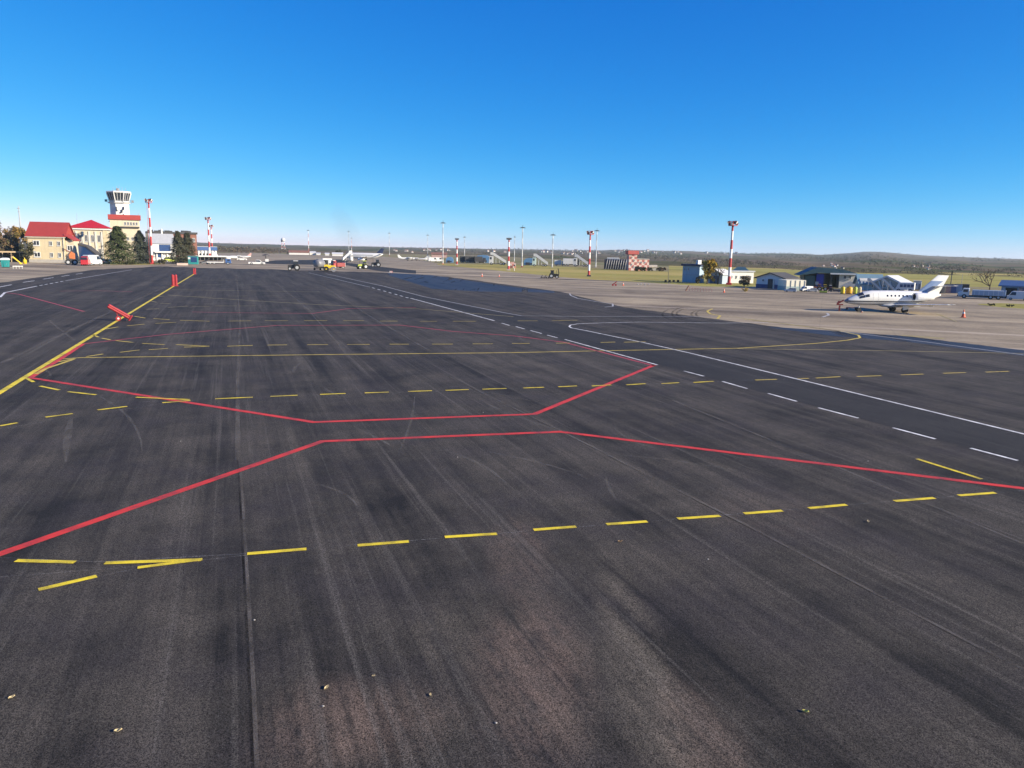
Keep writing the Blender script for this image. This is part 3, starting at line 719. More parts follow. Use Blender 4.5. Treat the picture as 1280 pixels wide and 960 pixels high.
def wheel(par, x, y, r, w=.25, hub=True):
    o = MB().cyl((x, y - w / 2, r), (x, y + w / 2, r), r, r, 16).build('wheel', BLACK, par)
    if hub:
        sg = 1 if y > 0 else -1
        MB().cyl((x, y + sg * (w / 2 - .04), r), (x, y + sg * (w / 2 + .02), r), r * .58, r * .5, 10).build('rim', LGREY, o)
    return o
def car(name, label, cat, px, py, L, kind, paint, rot=0.0, group=None, H_=None):
    """road vehicle, nose towards local +x"""
    o, s = T(name, label, cat, px, py, rot, group); k = L
    if kind == 'hatch':
        Wd = L * .42; Ht = H_ or L * .36; g = Ht * .14; r = L * .075
        prof = [(-.5, g / k), (-.49, .62 * Ht / k), (-.45, .66 * Ht / k), (-.40, .97 * Ht / k), (-.36, Ht / k), (.04, Ht / k), (.10, .96 * Ht / k), (.24, .66 * Ht / k), (.46, .55 * Ht / k), (.5, .46 * Ht / k), (.5, g / k)]
        cab = [(-.455, .66), (-.405, .93), (.06, .93), (.215, .66)]
    elif kind == 'van':
        Wd = L * .38; Ht = H_ or L * .44; g = Ht * .13; r = L * .066
        prof = [(-.5, g / k), (-.5, .95 * Ht / k), (-.47, Ht / k), (.22, Ht / k), (.29, .95 * Ht / k), (.40, .56 * Ht / k), (.48, .48 * Ht / k), (.5, .4 * Ht / k), (.5, g / k)]
        cab = [(.10, .56), (.10, .9), (.28, .9), (.385, .56)]
    else:                                                # pickup
        Wd = L * .36; Ht = H_ or L * .32; g = Ht * .18; r = L * .075
        prof = [(-.5, g / k), (-.5, .55 * Ht / k), (-.06, .55 * Ht / k), (-.05, .97 * Ht / k), (-.02, Ht / k), (.16, Ht / k), (.20, .96 * Ht / k), (.29, .6 * Ht / k), (.47, .52 * Ht / k), (.5, .44 * Ht / k), (.5, g / k)]
        cab = [(-.035, .6), (-.035, .93), (.17, .93), (.265, .6)]
    body = MB(); n = len(prof); v = []
    for y, sc_ in ((-Wd / 2, 0), (Wd / 2, 0)):
        for u, w in prof:
            t = .07 * Wd if w * k > .7 * Ht else 0
            v.append((u * k, y - math.copysign(t, y), w * k))
    body.add(v, [tuple(range(n)), tuple(range(n, 2 * n))[::-1]] + [(i, n + i, n + (i + 1) % n, (i + 1) % n) for i in range(n)])
    body.build('body', paint, o, bevel=.06)
    gb = MB()
    zz = [(u * k, w * Ht) for u, w in cab]
    for y in (-1, 1):
        a = [(u, y * (Wd / 2 * (1.0 if i in (0, 3) else .93) - (.0 if i in (0, 3) else .03)) + y * .012, w) for i, (u, w) in enumerate(zz)]
        b = [(u, yy - y * .05, w) for u, yy, w in a]; gb.add(a + b, [(0, 1, 2, 3), (7, 6, 5, 4)] + [(i, (i + 1) % 4, 4 + (i + 1) % 4, 4 + i) for i in range(4)])
    gb.build('side_window', GLASS, o)
    (xa, za), (xb, zb) = zz[3], zz[2]
    ws = MB(); dx = .02
    ws.add([(xa + .05, -Wd * .42, za + .02), (xa + .05, Wd * .42, za + .02), (xb + .05, Wd * .37, zb), (xb + .05, -Wd * .37, zb), (xa - .03, -Wd * .42, za + .02), (xa - .03, Wd * .42, za + .02), (xb - .03, Wd * .37, zb), (xb - .03, -Wd * .37, zb)], [(0, 1, 2, 3), (7, 6, 5, 4), (0, 4, 5, 1), (1, 5, 6, 2), (2, 6, 7, 3), (3, 7, 4, 0)])
    ws.build('windscreen', GLASS, o)
    if kind != 'pickup':
        (xa, za), (xb, zb) = (-.485 * k, .66 * Ht), (-.43 * k if kind == 'hatch' else -.49 * k, .92 * Ht)
        if kind == 'van': xa = -.5 * k; xb = -.5 * k
        MB().add([(xa - .03, -Wd * .40, za), (xa - .03, Wd * .40, za), (xb - .03, Wd * .35, zb), (xb - .03, -Wd * .35, zb), (xa + .05, -Wd * .40, za), (xa + .05, Wd * .40, za), (xb + .05, Wd * .35, zb), (xb + .05, -Wd * .35, zb)], [(0, 3, 2, 1), (4, 5, 6, 7), (0, 1, 5, 4), (1, 2, 6, 5), (2, 3, 7, 6), (3, 0, 4, 7)]).build('rear_window', GLASS, o)
    for x in (-.31, .31):
        for y in (-1, 1): wheel(o, x * k, y * (Wd / 2 - .1), r, .24)
    for y in (-1, 1):
        MB().box((.495 * k, y * Wd * .36, .45 * Ht), (.06, Wd * .18, Ht * .1)).build('headlight', LITE, o)
        MB().box((-.497 * k, y * Wd * .42, .5 * Ht), (.05, Wd * .1, Ht * .16)).build('tail_light', REDL, o)
    MB().box((.5 * k, 0, g + .12), (.12, Wd * .94, .2)).build('front_bumper', DARK, o)
    MB().box((-.5 * k, 0, g + .12), (.12, Wd * .94, .2)).build('rear_bumper', DARK if kind != 'hatch' else paint, o)
    return o
def truck(name, label, cat, px, py, L, cabm, bodm, bodyk='box', rot=0.0, group=None, Ht=None, nose=False, Wd=None):
    o, s = T(name, label, cat, px, py, rot, group)
    Ht = Ht or L * .42; Wd = Wd or L * .3; r = min(Ht * .17, L * .07)
    MB().box((0, 0, r * 1.25), (L * .96, Wd * .5, r * .5)).build('chassis', DARK, o)
    c0 = L * .5; cl = L * .24
    ch = Ht * .82
    if nose:
        prof = [(c0 - cl, r * 1.3), (c0 - cl, ch), (c0 - cl * .45, ch), (c0 - cl * .3, ch * .66), (c0, ch * .58), (c0, r * 1.1)]
    else:
        prof = [(c0 - cl, r * 1.3), (c0 - cl, ch), (c0 - .12 * cl, ch), (c0, ch * .55), (c0, r * 1.1)]
    MB().prism(prof, -Wd * .47, Wd * .47, 'xz').build('cab', cabm, o, bevel=.06)
    gl = MB()
    for y in (-1, 1): gl.box((c0 - cl * (.66 if nose else .45), y * Wd * .47, ch * .77), (cl * .42, .05, ch * .26))
    gl.build('side_window', GLASS, o)
    if nose: MB().box((c0 - cl * .36, 0, ch * .82), (.06, Wd * .8, ch * .26), ry=-.35).build('windscreen', GLASS, o)
    else: MB().box((c0 - cl * .05, 0, ch * .78), (.06, Wd * .82, ch * .36), ry=-.22).build('windscreen', GLASS, o)
    bl = L * .70; bx = -L * .5 + bl / 2
    if bodyk == 'box':
        MB().box((bx, 0, r * 1.6 + (Ht - r * 1.6) / 2), (bl, Wd, Ht - r * 1.6)).build('cargo_box', bodm, o, bevel=.05)
    elif bodyk == 'tipper':
        h = Ht * .42
        MB().prism([(bx - bl / 2, r * 1.7), (bx + bl / 2, r * 1.7), (bx + bl / 2, r * 1.7 + h), (bx - bl / 2, r * 1.7 + h)], -Wd / 2, Wd / 2, 'xz').build('cargo_bed', bodm, o, bevel=.04)
        rb = MB()
        for k in range(7):
            for y in (-1, 1): rb.box((bx - bl / 2 + bl * (k + .5) / 7, y * (Wd / 2 + .03), r * 1.7 + h / 2), (.08, .06, h))
        rb.build('side_rib', cabm, o)
        MB().box((-L * .5 - .04, 0, r * 1.7 + h * .55), (.08, Wd * .96, h * 1.1)).build('tailgate', W_, o)
    elif bodyk == 'flat':
        MB().box((bx, 0, r * 1.9), (bl, Wd, .3)).build('flat_bed', bodm, o)
        MB().box((bx + bl / 2 - .1, 0, r * 1.9 + Ht * .2), (.12, Wd, Ht * .4)).build('headboard', bodm, o)
    elif bodyk == 'tank':
        rings = []
        for x, q in ((-.5, .3), (-.47, .85), (-.4, 1), (.4, 1), (.47, .85), (.5, .3)):
            rings.append([(bx + x * bl, Wd * .48 * q * math.cos(t * math.pi / 6), r * 1.9 + Ht * .34 + Ht * .33 * q * math.sin(t * math.pi / 6)) for t in range(12)])
        MB().loft(rings).build('tank', bodm, o, smooth=True)
        MB().box((bx, 0, r * 1.9 + Ht * .69), (bl * .6, Wd * .3, .15)).build('walkway', GREY, o)
    elif bodyk == 'stairs':                                   # stair rises from the rear to a platform above the cab
        z0, z1 = r * 1.8, Ht
        st = MB(); n = 12
        for k in range(n):
            x = -L * .5 + L * .78 * (k + .5) / n; z = z0 + (z1 - z0) * (k + .5) / n; st.box((x, 0, z), (L * .78 / n * 1.05, Wd * .7, .12))
        st.build('steps', GREY, o)
        for y in (-1, 1):
            pn = MB().prism([(-L * .5, z0 - .2), (L * .28, z1 - .3), (L * .42, z1 - .3), (L * .42, z1 + 1.0), (L * .28, z1 + 1.0), (-L * .5, z0 + 1.1)], y * Wd * .37, y * Wd * .42, 'xz')
            pn.build('stair_side', bodm, o)
        MB().box((L * .35, 0, z1 - .15), (L * .16, Wd * .7, .14)).build('platform', GREY, o)
        sp = MB()
        for x in (-.1, .1, .3):
            for y in (-1, 1): sp.cyl((L * x, y * Wd * .3, r), (L * x, y * Wd * .3, z0 + (z1 - z0) * min(1, (x + .5) / .78) - .1), .07, .07, 6)
        sp.build('support', LGREY, o)
    for x in ((.36, -.2, -.36) if L > 6 else (.33, -.3)):
        for y in (-1, 1): wheel(o, x * L, y * (Wd / 2 - .16), r, .3)
    for y in (-1, 1): MB().box((c0 + .02, y * Wd * .36, r * 1.9), (.06, Wd * .14, .22)).build('headlight', LITE, o)
    MB().box((c0 + .04, 0, r * 1.2), (.14, Wd * .94, .25)).build('front_bumper', DARK, o)
    return o
def tractor(name, label, cat, px, py, L, bodm, rot=0.0, group=None, cabm=None, big=True):
    o, s = T(name, label, cat, px, py, rot, group); r1, r2 = (L * .26, L * .17) if big else (L * .18, L * .16); Wd = L * .55
    MB().prism([(L * .02, r2), (L * .48, r2), (L * .5, r2 + L * .2), (L * .46, r2 + L * .3), (L * .02, r2 + L * .34)], -Wd * .24, Wd * .24, 'xz').build('bonnet', bodm, o, bevel=.05)
    MB().box((-L * .2, 0, r1), (L * .5, Wd * .5, L * .14)).build('chassis', DARK, o)
    MB().prism([(-L * .34, r1 * 1.15), (L * .03, r1 * 1.15), (L * .0, L * .8), (-L * .32, L * .8)], -Wd * .34, Wd * .34, 'xz').build('cab', GLASS, o)
    MB().box((-L * .16, 0, L * .82), (L * .40, Wd * .78, L * .05)).build('cab_roof', cabm or bodm, o, bevel=.03)
    MB().cyl((L * .3, Wd * .1, r2 + L * .3), (L * .3, Wd * .1, L * .85), .05, .05, 6).build('exhaust', DARK, o)
    for y in (-1, 1):
        wheel(o, -L * .25, y * Wd * .5, r1, L * .13); wheel(o, L * .34, y * Wd * .46, r2, L * .1)
        MB().box((-L * .25, y * Wd * .5, r1 * 2.05), (L * .4, L * .15, .06)).build('mudguard', bodm, o)
    return o
def roller(name, label, px, py, L, bodm, rot=0.0):
    o, s = T(name, label, 'road roller', px, py, rot); r = L * .22; Wd = L * .45
    for x in (-.3, .3):
        d = MB().cyl((x * L, -Wd / 2, r), (x * L, Wd / 2, r), r, r, 18).build('drum', GREY if x > 0 else BLACK, o)
        MB().box((x * L, 0, r), (r * .5, Wd * 1.08, r * .3)).build('yoke', bodm, d)
    MB().prism([(-L * .48, r * 1.3), (L * .46, r * 1.3), (L * .44, r * 2.3), (-.05 * L, r * 2.4), (-.2 * L, r * 2.7), (-L * .46, r * 2.6)], -Wd * .4, Wd * .4, 'xz').build('body', bodm, o, bevel=.05)
    MB().box((0, 0, r * 2.9), (L * .12, Wd * .4, r * .8)).build('seat', BLACK, o)
    MB().box((0, 0, r * 4.3), (L * .5, Wd * .9, .08)).build('canopy', DARK, o)
    for x in (-.2, .2):
        for y in (-1, 1): MB().cyl((x * L, y * Wd * .38, r * 2.3), (x * L, y * Wd * .38, r * 4.3), .04, .04, 6).build('canopy_post', DARK, o)
    return o

def airplane(name, label, px, py, L, rot, tailm=None, group=None, high=False, dz=0.0, cat='airliner', fin_h=.17, yaw_span=.9, bodm=None, prop=False, fat=1.0):
    """simple airliner: nose towards local +x"""
    o, s = T(name, label, cat, px, py, rot, group); bodm = bodm or JET_W
    r = L * .052 * fat; zc = L * .095 * (.5 + .5 * fat) + dz
    st = [(.5, .02, -.25), (.485, .35, -.18), (.45, .7, -.08), (.40, .95, 0), (.34, 1, 0), (-.22, 1, 0), (-.34, .82, .15), (-.44, .45, .42), (-.5, .12, .6)]
    rings = [[(u * L, r * q * math.cos(t * math.pi / 7), zc + r * h + r * q * math.sin(t * math.pi / 7)) for t in range(14)] for u, q, h in st]
    MB().loft(rings).build('fuselage', bodm, o, smooth=True)
    wz = zc + (r * .9 if high else -r * .65)
    for y in (-1, 1):
        sw = .02 if high else .17
        MB().wing(((L * .08, y * r * .6, wz), (-L * .09, y * r * .6, wz)), ((L * (.05 - sw), y * L * .46 * yaw_span, wz + (0 if high else L * .04)), (-L * (.0 + sw), y * L * .46 * yaw_span, wz + (0 if high else L * .04))), r * .35, r * .12).build('wing', bodm, o)
        tz = zc + r * .6 + (L * fin_h if high else 0)
        MB().wing(((-L * .40, y * r * .2, tz), (-L * .485, y * r * .2, tz)), ((-L * .45, y * L * .16, tz + .1), (-L * .50, y * L * .16, tz + .1)), r * .2, r * .08).build('tailplane', bodm, o)
        en = MB(); ez = wz + (-.1 * r if high else -r * .55)
        en.loft([[(L * x, y * L * .15 + r * q * math.cos(t * math.pi / 5), ez + r * q * math.sin(t * math.pi / 5)) for t in range(10)] for x, q in ((.13, .42), (.11, .5), (.0, .45), (-.05, .25))])
        e = en.build('engine', bodm, o, smooth=True)
        MB().cyl((L * .131, y * L * .15, ez), (L * .120, y * L * .15, ez), r * .38, r * .3, 10).build('intake', BLACK, e)
        if prop:
            pb = MB()
            for k in range(4): pb.box((L * .14, y * L * .15 + math.cos(k * 1.57 + .4) * r * .6, ez + math.sin(k * 1.57 + .4) * r * .6), (.06, .12, r * 1.2), rx=k * 1.57 + .4 + 1.57)
            pb.build('propeller', DARK, e)
    MB().wing(((-L * .31, 0, zc + r * .75), (-L * .49, 0, zc + r * .6)), ((-L * .46, 0, zc + L * fin_h), (-L * .53, 0, zc + L * fin_h)), r * .3, r * .12).build('tail_fin', tailm or bodm, o)
    wb = MB()
    for y in (-1, 1):
        for k in range(22): wb.box((L * (.33 - k * .027), y * r * .985, zc + r * .22), (L * .011, .04, r * .24))
    wb.build('cabin_window', GLASS, o)
    MB().prism([(L * .455, zc + r * .2), (L * .435, zc + r * .62), (L * .415, zc + r * .72), (L * .42, zc + r * .2)], -r * .78, r * .78, 'xz').build('cockpit_window', GLASS, o)
    for x, ys in ((.36, (0,)), (-.05, (-1, 1))):
        for y in ys:
            g = MB().cyl((L * x, y * L * .06, L * .03), (L * x, y * L * .06, zc - r * .5), .12, .12, 6).build('landing_gear', LGREY, o)
            MB().cyl((L * x, y * L * .06 - .35, L * .017), (L * x, y * L * .06 + .35, L * .017), L * .017, L * .017, 12).build('wheel', BLACK, g)
    return o
# ================================================================== THE LEFT-HAND BUILDINGS
def house():
    o, s = T('yellow_house', 'two storey cream yellow house with a red tiled roof at the left of the apron', 'house', 60, 328.3, -15)
    Wd, D, z0, z1 = 40.5 * s, 44 * s, 33.5 * s, 49.5 * s
    gwall(Wd, D, z0, z1).build('wall', CREAM, o)
    MB().box((0, -.06, .55), (Wd + .2, .12, 1.1)).box((Wd / 2 + .06, D / 2, .55), (.12, D, 1.1)).build('plinth', CONC, o)
    rf = gable(MB(), Wd, D, z0, z1, .6).build('roof', REDROOF, o)
    MB().box((-Wd / 2 + 1.5, -.72, z0 - .55), (.14, .14, .14)).box((0, -.82, z0 - .62), (Wd + 1.3, .16, .16)).build('gutter', W2, rf)
    lx = Wd / 2
    MB().prism([(lx + .05, z0 + .2), (lx + 3.0, z0 - 1.7), (lx + 3.0, z0 - 1.4), (lx + .05, z0 + .6)], -.4, D * .7, 'xz').build('porch_roof', REDROOF, o)
    MB().box((lx + 1.4, D * .36, (z0 - 1.6) / 2), (2.6, D * .6, z0 - 1.6)).build('porch', CREAM2, o)
    MB().prism([(.3, z0 + .3), (D - .3, z0 + .3), (D / 2, z1 - .3)], lx + .02, lx + .10, 'yz').build('gable_cladding', REDROOF, o)
    wl_ = z0 * .20, z0 * .62
    for z in wl_:
        window(o, -Wd * .27, z, Wd * .18, z0 * .19)
        for x in (.12, .34): window(o, Wd * x, z, Wd * .09, z0 * .17)
        window(o, D * .3, z, 1.6, z0 * .16, Wd / 2 + 2.7, 'r') if z < z0 * .5 else None
    window(o, lx + 1.4, z0 * .45, 1.8, z0 * .2, D * .06 - .02)
    MB().cyl((Wd * .47, -.2, .4), (Wd * .47, -.2, z0 - .6), .09, .09, 6).build('drainpipe', W2, o)
    MB().box((-Wd * .32, -.45, z0 * .38), (.9, .7, .7)).build('air_conditioner', LGREY, o)
    return o
house()
def cream_building():
    o, s = T('cream_office_building', 'pale cream two storey office building with pilasters and a bright red hipped roof', 'office building', 114, 327.4, -6)
    Wd, D, z = 41 * s, 34 * s, 39.5 * s
    MB().box((0, D / 2, z / 2), (Wd, D, z)).build('wall', CREAM2, o)
    MB().box((0, D / 2, z + .3), (Wd + 1.2, D + 1.2, .6)).build('cornice', W_, o)
    e = .9; zz = z + .62; h = 10.5 * s
    b = [(-Wd / 2 - e, -e, zz), (Wd / 2 + e, -e, zz), (Wd / 2 + e, D + e, zz), (-Wd / 2 - e, D + e, zz)]
    b2 = [(x, y, zz + .2) for x, y, _ in b]
    rf = MB().add(b + b2 + [(.6, D * .42, zz + h), (.6, D * .58, zz + h)], [(3, 2, 1, 0), (0, 1, 5, 4), (1, 2, 6, 5), (2, 3, 7, 6), (3, 0, 4, 7), (4, 5, 8), (5, 6, 9, 8), (6, 7, 9), (7, 4, 8, 9)]).build('roof', REDROOF2, o)
    MB().cyl((-Wd * .33, D * .4, zz + 1), (-Wd * .33, D * .4, zz + 5.5), .06, .04, 5).build('aerial', GREY, rf)
    for k in range(5):
        x = -Wd * .34 + k * Wd * .17
        MB().box((x, -.14, z * .52), (Wd * .045, .28, z * .86)).build('pilaster', W2, o)
    for k in range(4):
        x = -Wd * .255 + k * Wd * .17
        window(o, x, z * .62, Wd * .085, z * .22); window(o, x, z * .2, Wd * .085, z * .22)
    MB().box((Wd * .43, -.12, z * .5), (Wd * .12, .24, z)).build('corner_pier', CREAM, o)
    return o
cream_building()
def annex():
    o, s = T('blue_glazed_annex', 'dark blue glazed stair annex sloping down between the yellow house and the cream building', 'annex', 109.5, 328.4, -20)
    Wd, D = 22 * s, 16 * s
    MB().prism([(-Wd / 2, 0), (Wd / 2, 0), (Wd / 2, 9 * s), (0, 19 * s), (-Wd / 2, 22.5 * s)], 0, D, 'xz').build('wall', BGLASS, o)
    MB().prism([(-Wd / 2 - .2, 22.5 * s), (0, 19 * s), (Wd / 2 + .2, 9 * s), (Wd / 2 + .2, 9 * s + .4), (0, 19 * s + .5), (-Wd / 2 - .2, 22.5 * s + .5)], -.25, D, 'xz').build('roof', DROOF, o)
    m = MB()
    for k in range(5): m.box((-Wd / 2 + Wd * (k + .5) / 5, -.06, 4.2 * s), (.14, .12, 8.4 * s))
    m.build('mullion', GREY, o)
annex()
def tower():
    o, s = T('control_tower', 'white airport control tower with an outward leaning glass cab above a red banded block', 'control tower', 158.5, 324.8, 0)
    Wd, D = 33 * s, 24 * s; zb = 49 * s
    MB().box((.5 * s, D / 2, zb / 2), (Wd, D, zb)).build('base_block', CREAM2, o)
    MB().box((.5 * s, D / 2, zb + 3 * s), (Wd + 1.2, D + 1.2, 6 * s)).build('red_parapet', REDROOF, o)
    MB().box((6 * s, -.35, 40 * s), (21 * s, .7, .6)).build('ledge', DARK, o)
    for k in range(5): window(o, (1 + k * 3.2) * s, 42.5 * s, 2.3 * s, 4 * s)
    for k in range(3): window(o, (3 + k * 5) * s, 24 * s, 2.6 * s, 4 * s)
    z = zb + 6 * s
    for y in (D * .2, D * .8): MB().cyl((16.5 * s, y, z), (16.5 * s, y, z + 3 * s), .05, .05, 5).build('aerial', GREY, o)
    MB().cyl((-17 * s, 1, z - 9 * s), (-9 * s, 1, z + .5), .12, .12, 5).build('stay_rod', GREY, o)
    cx, cy = -4 * s, D * .5
    def ring(r, z, n=8, off=.3927): return [(cx + r * math.cos(off + 2 * math.pi * k / n), cy + r * math.sin(off + 2 * math.pi * k / n), z) for k in range(n)]
    z1 = 69 * s
    MB().loft([ring(11.6 * s, zb + 5 * s), ring(11.4 * s, z1)]).build('shaft', W_, o)
    MB().loft([ring(13.2 * s, z1), ring(13.4 * s, z1 + 1.2 * s)]).build('gallery', W_, o)
    for k in range(3): MB().box((cx + (-3 + 3.5 * k) * s, cy - 10.75 * s, (60 - 2.5 * k) * s), (1.2 * s, .5, 1.6 * s)).build('shaft_window', GLASS, o)
    c0, c1 = z1 + 1.2 * s, z1 + 12.5 * s
    cabn = MB().loft([ring(10.9 * s, c0), ring(14.5 * s, c1)]).build('cab_glazing', GLASS, o)
    fr = MB(); a, b = ring(11.0 * s, c0), ring(14.65 * s, c1)
    for k in range(8):
        fr.cyl(a[k], b[k], .24, .24, 6)
        for t in (.33, .66): fr.cyl(Vector(a[k]).lerp(Vector(a[(k + 1) % 8]), t), Vector(b[k]).lerp(Vector(b[(k + 1) % 8]), t), .09, .09, 5)
    fr.loft([ring(11.1 * s, c0 - .02), ring(11.6 * s, c0 + 1.9 * s)], False)
    fr.build('window_frame', W_, cabn)
    rf = MB().loft([ring(14.7 * s, c1), ring(15.1 * s, c1 + .3), ring(14.6 * s, c1 + 1.9 * s), ring(6 * s, c1 + 2.8 * s)]).build('cab_roof', W_, o)
    for x, y, h in ((-6, 2, 4), (-2, -5, 5.5), (1, 3, 7), (4, -3, 4.5), (8, 2, 3.5)): MB().cyl((cx + x * s, cy + y * s, c1 + 2.4 * s), (cx + x * s, cy + y * s, c1 + 3 * s + h * s), .09, .05, 5).build('antenna', GREY, rf)
    MB().ball((cx - 1 * s, cy - 3 * s, c1 + 4.2 * s), .7, 10, 6).build('radome', GREY, rf)
    rl = MB()
    gr = ring(14.6 * s, z1 + 1.2 * s)
    for k in range(8):
        for zz in (0, .55, 1.1): rl.cyl(Vector(gr[k]) + Vector((0, 0, zz)), Vector(gr[(k + 1) % 8]) + Vector((0, 0, zz)), .05, .05, 4)
        rl.cyl(Vector(gr[k]) - Vector((0, 0, .3)), Vector(gr[k]) + Vector((0, 0, 1.1)), .05, .05, 4)
    rl.build('gallery_railing', GREY, o)
    for x in (-14.8, 15): MB().box((cx + x * s, cy, z1 + 3 * s), (2.4 * s, 2 * s, 2.8 * s)).build('equipment_box', TEAL if x < 0 else GREY, o)
    for x, z in ((-3.6, 62.5), (2.4, 59.5), (4.6, 63)):
        d_ = MB().cyl((cx + x * s, cy - 11.0 * s, z * s), (cx + x * s, cy - 12.0 * s, z * s), .12, .12, 6).build('aerial_bracket', DARK, o)
        MB().cyl((cx + x * s, cy - 12.0 * s, (z - 2) * s), (cx + x * s, cy - 12.0 * s, (z + 2) * s), .22, .22, 6).build('panel_aerial', DARK, d_)
tower()
def white_glass_building():
    o, s = T('white_terminal_building', 'white building with silver stepped roof and dark blue glazing right of the tall striped mast', 'terminal building', 206, 325.6, 12)
    Wd, D = 27 * s, 30 * s
    MB().box((0, D / 2, 10.5 * s), (Wd, D, 21 * s)).build('wall', W_, o)
    MB().prism([(-.6, 20.5 * s), (D * .5, 33 * s), (D, 33 * s), (D, 20.5 * s)], -Wd / 2 - .4, Wd / 2 + .4, 'yz').build('roof', LGREY, o)
    MB().box((1 * s, -.1, 15.5 * s), (13 * s, .25, 8 * s)).build('upper_glazing', BGLASS, o)
    MB().box((-6 * s, -.1, 6.5 * s), (9 * s, .25, 5.5 * s)).build('lower_glazing', BGLASS, o)
    MB().box((0, -1.0, 10.4 * s), (Wd * .9, 2.2, .5)).build('canopy', W_, o)
    for k in range(4): MB().box((-9 * s + k * 6 * s, -.3, 5 * s), (.5, .5, 10 * s)).build('column', W_, o)
    MB().cyl((2 * s, D * .6, 30 * s), (2 * s, D * .6, 39 * s), 1.1 * s, 1.1 * s, 10).build('chimney', W_, o)
white_glass_building()
def longroof():
    o, s = T('brick_building', 'long reddish brick building with a dark flat roof half hidden behind the spruces', 'building', 217, 322.3, 4)
    Wd, D, z = 56 * s, 24 * s, 29.5 * s
    MB().box((0, D / 2, z / 2), (Wd, D, z)).build('wall', BROWN, o)
    MB().box((0, D / 2, z + .5), (Wd + 1, D + 1, 1.0)).build('roof', DROOF, o)
    for k in range(8): window(o, -Wd * .44 + k * Wd * .125, z * .68, Wd * .06, z * .16)
    rb = MB()
    for k in range(9): rb.box((-Wd * .46 + (k * 37 % 91) / 91 * Wd * .9, 2.5 + k % 3, z + 1.2), (1.6 + k % 4, 1.2, .7 + .35 * (k % 3)))
    rb.build('roof_plant', DARK, o)
longroof()
def shelter():
    o, s = T('open_shelter', 'long open fronted timber shelter with flat roof in front of the autumn trees', 'shelter', 20, 327.5, 6)
    Wd, D, z = 46 * s, 12 * s, 11.5 * s
    MB().box((0, D / 2, z + .25), (Wd, D, .5)).build('roof', WOOD, o)
    MB().box((0, D - .1, z / 2), (Wd, .2, z)).build('back_wall', DARK, o)
    for k in range(6): MB().box((-Wd / 2 + .2 + k * (Wd - .4) / 5, .15, z / 2), (.25, .25, z)).build('post', WOOD, o)
shelter()
o, s = T('teal_cabin', 'teal portable cabin with a white domed lid standing at the far left edge', 'cabin', 7.2, 334.6, -10)
MB().loft([[(q * 4.4 * s * x, q * 4.4 * s * y, z * s) for x, y in ((-1, -1), (1, -1), (1, 1), (-1, 1))] for q, z in ((.82, .8), (1, 9.6))]).build('body', TEAL, o, bevel=.06)
MB().loft([[(q * 4.7 * s * x, q * 4.7 * s * y, z * s) for x, y in ((-1, -1), (1, -1), (1, 1), (-1, 1))] for q, z in ((1, 9.6), (1.02, 10.4), (.8, 11.8), (.4, 12.3))]).build('lid', W_, o)
MB().box((0, 0, .4 * s), (7.6 * s, 7.6 * s, .8 * s)).build('skid', DARK, o)
dr = MB().box((.6 * s, -4.25 * s, 4.6 * s), (4.0 * s, .3 * s, 7.2 * s), rx=.085).build('door', TEAL, o)
MB().box((2 * s, -4.5 * s, 4.6 * s), (.3 * s, .3 * s, .8 * s)).build('handle', LGREY, dr)
o, s = T('barrier_rail', 'low white barrier rail with three posts beside the teal cabin', 'barrier', 22.5, 336, 4)
for k in range(4): MB().box(((-5 + k * 3.2) * s, 0, 1.9 * s), (.35 * s, .35 * s, 3.8 * s)).build('post', W_, o)
MB().box((0, 0, 3.2 * s), (11 * s, .3 * s, .9 * s)).build('rail', W_, o)
o, s = T('yellow_loader_arm', 'yellow folded loader arm on a base under the open shelter', 'loader', 22, 330.2, 0)
MB().cyl((-4.5 * s, 0, 9 * s), (3.5 * s, 0, 1 * s), .9 * s, .7 * s, 8).build('boom', YEL, o)
MB().box((3.5 * s, 0, .8 * s), (3 * s, 3 * s, 1.6 * s)).build('base', YEL, o, bevel=.1)
MB().box((-5.2 * s, 0, 8.8 * s), (2.4 * s, 1.6 * s, 1.6 * s)).build('bucket', WOOD, o)
o, s = T('yellow_tank', 'yellow round topped tank standing next to the loader arm', 'tank', 31.3, 330.2, 0)
MB().loft([[(q * 2 * s * math.cos(t * .5236), q * 2 * s * math.sin(t * .5236), z * s) for t in range(12)] for q, z in ((1, .5), (1.05, 4), (.9, 5.4), (.4, 6.2))]).build('vessel', YEL, o, smooth=True)
MB().cyl((0, 0, 6.1 * s), (0, 0, 8 * s), .5 * s, .4 * s, 8).build('neck', YEL, o)
MB().box((0, 0, .25 * s), (4.6 * s, 4.6 * s, .5 * s)).build('pallet', WOOD, o)
broadleaf('autumn_tree', 'golden autumn tree behind the open shelter left of the yellow house', 24, 326.2, 34, 43, LEAF_AUT, 3, 3000, .36)
broadleaf('bare_tree', 'thin almost bare tree at the left edge of the photo', 5, 326.4, 26, 50, LEAF_BR, 4, 900, .25, bare=.45)
shrub('dark_shrub', 'large dark evergreen shrub against the left wall of the yellow house', 34, 328.4, 16, 29, LEAF_BLK, 5, 1500, .32)
shrub('dark_shrub', 'wide dark shrub below the golden autumn tree', 20, 327, 24, 24, LEAF_BLK, 6, 1500, .32)
broadleaf('brown_tree', 'brown leaved tree low on the far left behind the teal cabin', 7, 327.2, 26, 36, LEAF_BR, 61, 2600, .32)
o, s = T('lattice_aerial', 'tall thin pale radio aerial rising behind the autumn tree', 'aerial', 29, 322, 0)
MB().cyl((0, 0, 0), (0, 0, 63 * s), .5, .18, 6).build('mast', LGREY, o)
MB().box((-.5 * s, 0, 60 * s), (3 * s, .3, .3)).build('crossarm', GREY, o)
MB().box((-.4 * s, 0, 56 * s), (2 * s, .3, .3)).build('crossarm', GREY, o)
